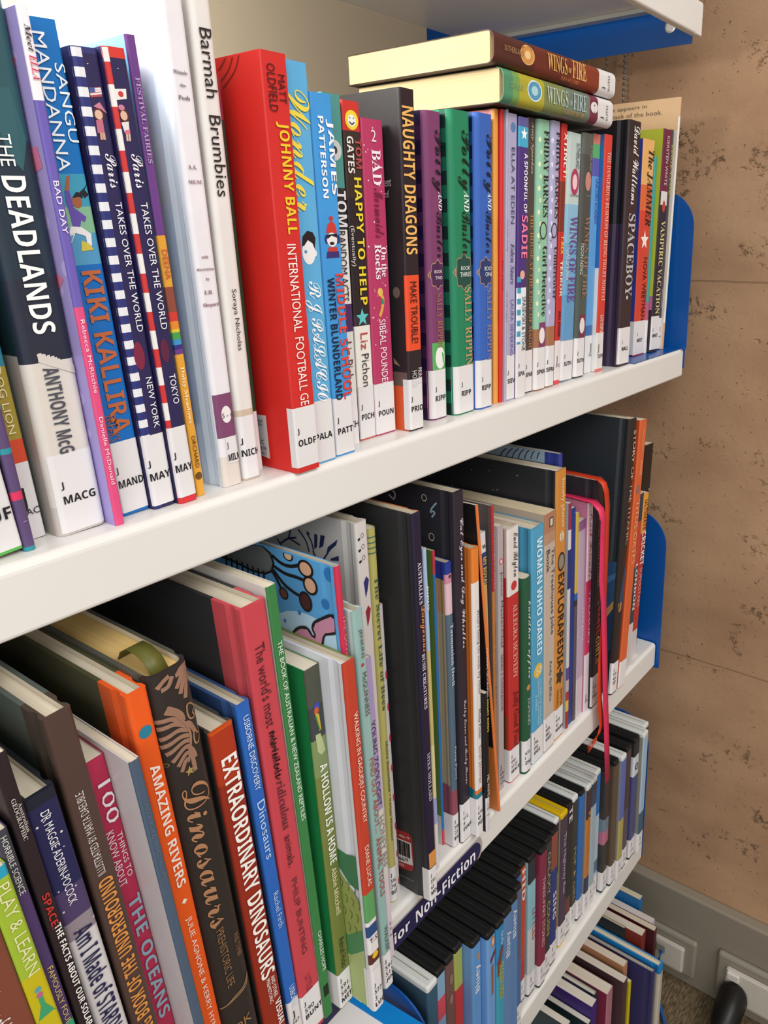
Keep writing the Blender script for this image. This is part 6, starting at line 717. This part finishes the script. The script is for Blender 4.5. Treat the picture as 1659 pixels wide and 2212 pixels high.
lying(dict(key='flat2', t=.064*S, d=.414*S, h=hq, c='#6a2a24', lc='#3a2a26', r=.006, pc='#cfba92', bands=[('#4c2622', hq*.72), ('#62281f', hq*.42), ('#7e3322', hq*.165), ('#d8d6d6', None)],
      texts=[('SUTHERLAND', '#a8805a', hq*.935, hq*.80, .45, .62, 'h90'), ('WINGS', '#d8a860', hq*.62, hq*.46, .30, .85, 'R90'), ('OF', '#d8a860', hq*.45, hq*.425, .40, .58, 'R90'), ('FIRE', '#d8a860', hq*.415, hq*.29, .28, .88, 'R90'), ('THE HIVE QUEEN', '#c07a4a', hq*.51, hq*.35, .08, .22, 'h90'), ('J', '#1c1a1c', hq*.12, hq*.12, .22, .30, 'h'), ('SUTH', '#1c1a1c', hq*.07, hq*.07, .2, .76, 'h')],
      deco=[('oval', '#d8a464', hq*.77, .62), ('oval', '#c88a48', hq*.77, .52), ('oval', '#e2c08a', hq*.77, .26)]),
      2.038*S, 1.005*S, ZA + .7325*S, math.radians(.6), 'maroon paperback lying flat on the book row, upper of two')

# ribbons that belong to books on the middle shelf
def ribbon(root, pts, w, col, name='ribbon_marker'):
    loc = root.matrix_world if False else Matrix.Translation(root.location) @ root.rotation_euler.to_matrix().to_4x4()
    inv = loc.inverted(); v, f = [], []
    for p, ax in pts:
        p = Vector(p); a = Vector(ax).normalized()*w/2
        v += [tuple(inv @ (p-a)), tuple(inv @ (p+a))]
    for i in range(len(pts)-1): f.append((2*i, 2*i+1, 2*i+3, 2*i+2))
    me = mesh(name, v, f, [mat(col, 'ribbon')]); o = obj(name, me, root, smooth=True)
    md = o.modifiers.new('thick', 'SOLIDIFY'); md.thickness = .0004
    return o
o = next(q for q in MIDDLE if q['key'] == 'dinofern'); r0 = MID['dinofern']; hh = o['h'] - .002; xm = o['t']*.45
def loop(pts, w, col):
    v = [(x+sx*w/2, y, z) for x, y, z in pts for sx in (-1, 1)]
    me = mesh('ribbon_marker', v, [(2*i, 2*i+1, 2*i+3, 2*i+2) for i in range(len(pts)-1)], [mat(col, 'ribbon')])
    q = obj('ribbon_marker', me, r0, True); md = q.modifiers.new('thick', 'SOLIDIFY'); md.thickness = .0004
loop([(xm, .034, hh-.002), (xm, .030, hh+.004), (xm, .024, hh+.0075), (xm, .017, hh+.0075), (xm, .010, hh+.005), (xm, .006, hh-.001)], .009, '#5a5a26')
def front(y, *xz): return [((x*S, y*S, ZC + z*S), (1, 0, 0)) for x, z in xz]
ribbon(MID['pearl'], [((2.005*S, 1.35*S, ZC-.7745*S), (1, 0, 0)), ((2.002*S, 1.1*S, ZC-.772*S), (1, 0, 0)), ((1.985*S, 1.0*S, ZC-.771*S), (1, 0, 0))] + front(.968, (1.968, -.785), (1.987, -.822), (1.990, -.915), (1.991, -1.019), (2.009, -1.103), (2.03, -1.278), (2.05, -1.462), (2.072, -1.626), (2.096, -1.832)), .036*S, '#d8305c')
ribbon(MID['rebel'], [((2.03*S, 1.35*S, ZC-.7115*S), (1, 0, 0)), ((2.03*S, 1.1*S, ZC-.709*S), (1, 0, 0)), ((2.01*S, 1.0*S, ZC-.705*S), (1, 0, 0))] + front(.976, (1.998, -.712), (2.017, -.744), (2.028, -.797), (2.031, -.95), (2.03, -1.1), (2.024, -1.264), (2.020, -1.325), (2.021, -1.4), (2.024, -1.465), (2.04, -1.54), (2.046, -1.575), (2.035, -1.60), (2.009, -1.606)), .030*S, '#c83a1c')
for k in range(9):
    ribbon(MID['rebel'], front(.9745, (2.012, -1.598 - .0022*k), (1.985 - .003*(k % 3), -1.599 - .003*k), (1.955 - .006*(k % 2), -1.592 - .0045*k)), .0045*S, '#c8451f', 'ribbon_fray')


# ------------------------------------------------------------------ discs on the third shelf
HD = .57*S
def disc_case(x, t, y, case, bands, texts, lab, left, label):
    root = empty('disc_case', (x, y, ZD + .0002), label, 'DVD case', 'disc cases on the third shelf')
    d = .135; r = .0025
    m = {'black': mat('#191a1b', 'plastic'), 'yellow': mat('#d0ac10', 'plastic'), 'clear': clear_plastic('#e6e9e6')}[case]
    v, f = [], []
    g = .00025
    me = bpy.data.meshes.new('case'); bm = bmesh.new()
    vv, ff = box_data(g, t-g, 0, d, 0, HD)
    bv = [bm.verts.new(p) for p in vv]; [bm.faces.new([bv[i] for i in q]) for q in ff]
    bmesh.ops.recalc_face_normals(bm, faces=bm.faces); bmesh.ops.bevel(bm, geom=bm.edges[:], offset=.0022, segments=3, affect='EDGES', profile=.5)
    bm.to_mesh(me); bm.free(); me.materials.append(m); obj('case', me, root)
    # lid seam along the top
    box('lid_seam', (t*.5-.0003, t*.5+.0003, .004, d-.004, HD-.0002, HD+.0003), mat('#2c2d2e' if case == 'black' else '#8a8c88', 'plastic'), root)
    z0, z1 = .0045, HD-.0055
    run = [(-.00012, .125), (-.00012, .0024)] + [(.0022 - .00232*math.cos(a)*1.0, .0022 - .00232*math.sin(a)) for a in [math.pi/2*k/4 for k in range(5)]] + [(t-.0022 + .0021*math.sin(a), .0022 - .00232*math.cos(a)) for a in [math.pi/2*k/4 for k in range(5)]]
    zs = [z1] + [max(z0, HD*b) for c, b in bands if b is not None] + [z0]
    V, F, MI, mats = [], [], [], []
    for k, (c, b) in enumerate(bands):
        za, zb_ = zs[k], zs[k+1]; n = len(run); base = len(V)
        V += [(px, py, zz) for zz in (zb_, za) for px, py in run]
        for i in range(n-1):
            cc = (left or c) if i < 3 else c
            mm = mat(cc, 'card'); 
            if mm not in mats: mats.append(mm)
            F.append((base+i, base+i+1, base+n+i+1, base+n+i)); MI.append(mats.index(mm))
    obj('cover_sheet', mesh('cover_sheet', V, F, mats, MI), root)
    for s, col, f0, f1, u0, u1, st in texts: spine_text(s, col, f0*HD, f1*HD, u0, u1, st, t, .0022, root, eps=.0005)
    if lab:
        zt = HD*.175
        run2 = [(-.0003, .006), (-.0003, .0024)] + [(.0022 - .0025*math.cos(a), .0022 - .0025*math.sin(a)) for a in [math.pi/2*k/4 for k in range(5)]] + [(t-.0022 + .0022*math.sin(a), .0022 - .0025*math.cos(a)) for a in [math.pi/2*k/4 for k in range(5)]]
        n = len(run2)
        sl = obj('spine_label', mesh('spine_label', [(px, py, zz) for zz in (z0, zt) for px, py in run2], [(i, i+1, n+i+1, n+i) for i in range(n-1)], [mat('#d6d3d4', 'sticker')]), root)
        for i, s in enumerate(lab): spine_text(s, '#232124', zt*(.72-.28*i), zt*(.72-.28*i), .25, (.36 if len(s) == 1 else .72), 'h', t, .0022, sl, 'call_number', .0008)
    return root
DC = [disc_case(*d_) for d_ in DISCS]
def printed(i, shapes): picture('emblem', shapes, lambda a, b, k: (a*DISCS[i][1], -.0004 - .00001*k, b*HD), DC[i])
printed(5, [('ell', '#b8764a', (.62, .93), .22, .035), ('ell', '#d8b090', (.62, .93), .14, .02), ('poly', '#6a2f28', [(.3, .83), (.85, .87), (.9, .845), (.35, .80)]), ('poly', '#8a5a48', [(.42, .78), (.66, .79), (.64, .60), (.44, .59)])])
printed(6, [('poly', '#7a3f34', [(.05, .76), (.55, .84), (.8, .83), (.6, .77), (.3, .68), (.05, .66)])])
printed(4, [('ell', '#a8835a', (.6, .89), .16, .022)])
printed(2, [('ell', '#8a6a60', (.55, .86), .2, .03), ('ell', '#8a6a60', (.5, .74), .22, .03)])
wall_text('who\'s back home?', 'B', '#d4dae0', (.052, HD*.80), (.008, HD*.80), .0042, lambda a, b: (-.0004, a, b), DC[0])
wall_text('it\'s in the family', 'B', '#d4dae0', (.052, HD*.755), (.008, HD*.755), .0042, lambda a, b: (-.0004, a, b), DC[0])

# ------------------------------------------------------------------ lowest row of books
for key, xr, y, t, ztop, c, pc, label, hb in LOWEST:
    h = ztop + ZC - ZL
    o = dict(key=key, t=t, d=.50*S, h=h, c=c, lc=c, hb=hb, pc=pc, lean=0)
    if key == 'binder': o.update(c='#b8b0a0', lbands=[('#1f7ab8', h-.012), ('#c4bca8', None)], bands=[('#1f7ab8', h-.012), ('#bdb4a4', None)])
    if key == 'crimson': o.update(bands=[('#a8707c', None)])
    if key == 'blue': o['lt'] = [('SY...', '#d8d8d8', (.075, h-.028), (.02, h-.028), .012)]
    if key == 'stacked': o['r'] = .004
    book(o, (xr - t, y, ZL + .0001), label, group='books in the lowest row')
book(dict(key='yellow', t=.017*S, d=.45*S, h=.53*S, c='#c4b414', lc='#b8a818', pc='#cfc8b8'), (2.222*S, .893*S, ZL + .0001), 'thin bright yellow spine standing forward in the lowest row', group='books in the lowest row')

# ------------------------------------------------------------------ sockets, plug, cable, chain by the end wall
def on_wall(o, root): o.parent = root; o.location = -root.location; return o
xw = XW - .018
for nm, yc0, yc1, z0, z1, lbl in (('data_outlet', .885, 1.10, -3.39, -3.24, 'white data outlet on the metal skirting with a blue cable in it'), ('power_outlet', .35, .69, -3.39, -3.21, 'white power outlet on the metal skirting holding the black plug')):
    r_ = empty(nm, (xw, (yc0+yc1)/2*S, ZC + (z0+z1)/2*S), lbl, 'outlet')
    on_wall(box('surround', (xw-.010, xw, (yc0-.05)*S, (yc1+.045)*S, ZC+(z0-.02)*S, ZC+(z1+.045)*S), mat('#8f887a', 'enamel'), bevel=.004), r_)
    on_wall(box('face_plate', (xw-.015, xw-.0095, yc0*S, yc1*S, ZC+z0*S, ZC+z1*S), mat('#c9c2b6', 'plastic'), bevel=.004), r_)
    if nm == 'data_outlet': on_wall(box('jack', (xw-.018, xw-.014, .975*S, 1.02*S, ZC-3.315*S, ZC-3.27*S), mat('#8a867c', 'plastic'), bevel=.001), r_)
    else: on_wall(box('rocker_switch', (xw-.019, xw-.014, .625*S, .682*S, ZC-3.262*S, ZC-3.222*S), mat('#d6d0c6', 'plastic'), bevel=.002), r_)
pg = empty('power_plug', (xw-.016, .64*S, ZC-3.33*S), 'black plug with thick cord pushed into the power outlet', 'plug')
prof = [(0, .0), (0, .0185), (.006, .021), (.030, .0205), (.050, .0175), (.062, .012), (.066, 0)]
vs, fs = [], []
for dx, rr in prof:
    for k in range(24):
        a = 2*math.pi*k/24; vs.append((-dx, rr*math.cos(a), rr*math.sin(a)*1.05 - dx*.25))
for i in range(len(prof)-1):
    for k in range(24): fs.append((i*24+k, i*24+(k+1) % 24, (i+1)*24+(k+1) % 24, (i+1)*24+k))
o = obj('plug_body', mesh('plug_body', vs, fs, [mat('#161412', 'plastic')]), pg, True)
tube('cord', [(-.045, .0, -.016), (-.062, .0, -.026), (-.066, .003, -.036), (-.062, .008, -.044), (-.05, .012, -.0445)], .0065, mat('#1a1614', 'plastic'), pg)
tube_o = tube('network_cable', [(xw-.019, .99*S, ZC-3.30*S), (xw-.03, .99*S, ZC-3.33*S), (xw-.034, 1.0*S, ZC-3.42*S), (xw-.05, .96*S, .006), (xw-.09, .86*S, .0045), (xw-.125, .70*S, .0045), (xw-.14, .55*S, .0045), (xw-.13, .38*S, .0045)], .0028, mat('#2a5a9c', 'plastic'))
tube_o['label'] = 'blue network cable trailing from the data outlet across the carpet'; tube_o['category'] = 'cable'
def chain(yc, z0, z1):
    v, f = [], []; n = int((z1-z0)/.0062)
    bm = bmesh.new()
    for k in range(n): bmesh.ops.create_uvsphere(bm, u_segments=8, v_segments=6, radius=.0022, matrix=Matrix.Translation((0, 0, -k*.0062)))
    bmesh.ops.create_cone(bm, segments=5, radius1=.0005, radius2=.0005, depth=n*.0062, cap_ends=True, matrix=Matrix.Translation((0, 0, -n*.0031)))
    me = bpy.data.meshes.new('bead_strand'); bm.to_mesh(me); bm.free(); me.materials.append(mat('#8a8478', 'metal'))
    return me
ch = empty('ball_chain', (XW-.012, 1.40*S, ZC + .75*S), 'metal ball chain hanging against the brown wall below the top bracket', 'chain')
o = obj('bead_strand', chain(0, ZC+.02*S, ZC+.75*S), ch); o.location = (0, 0, 0)
o = obj('bead_strand', chain(0, ZC+.45*S, ZC+.75*S), ch); o.location = (0, .075*S, 0)
bpy.data.objects.remove(FO)
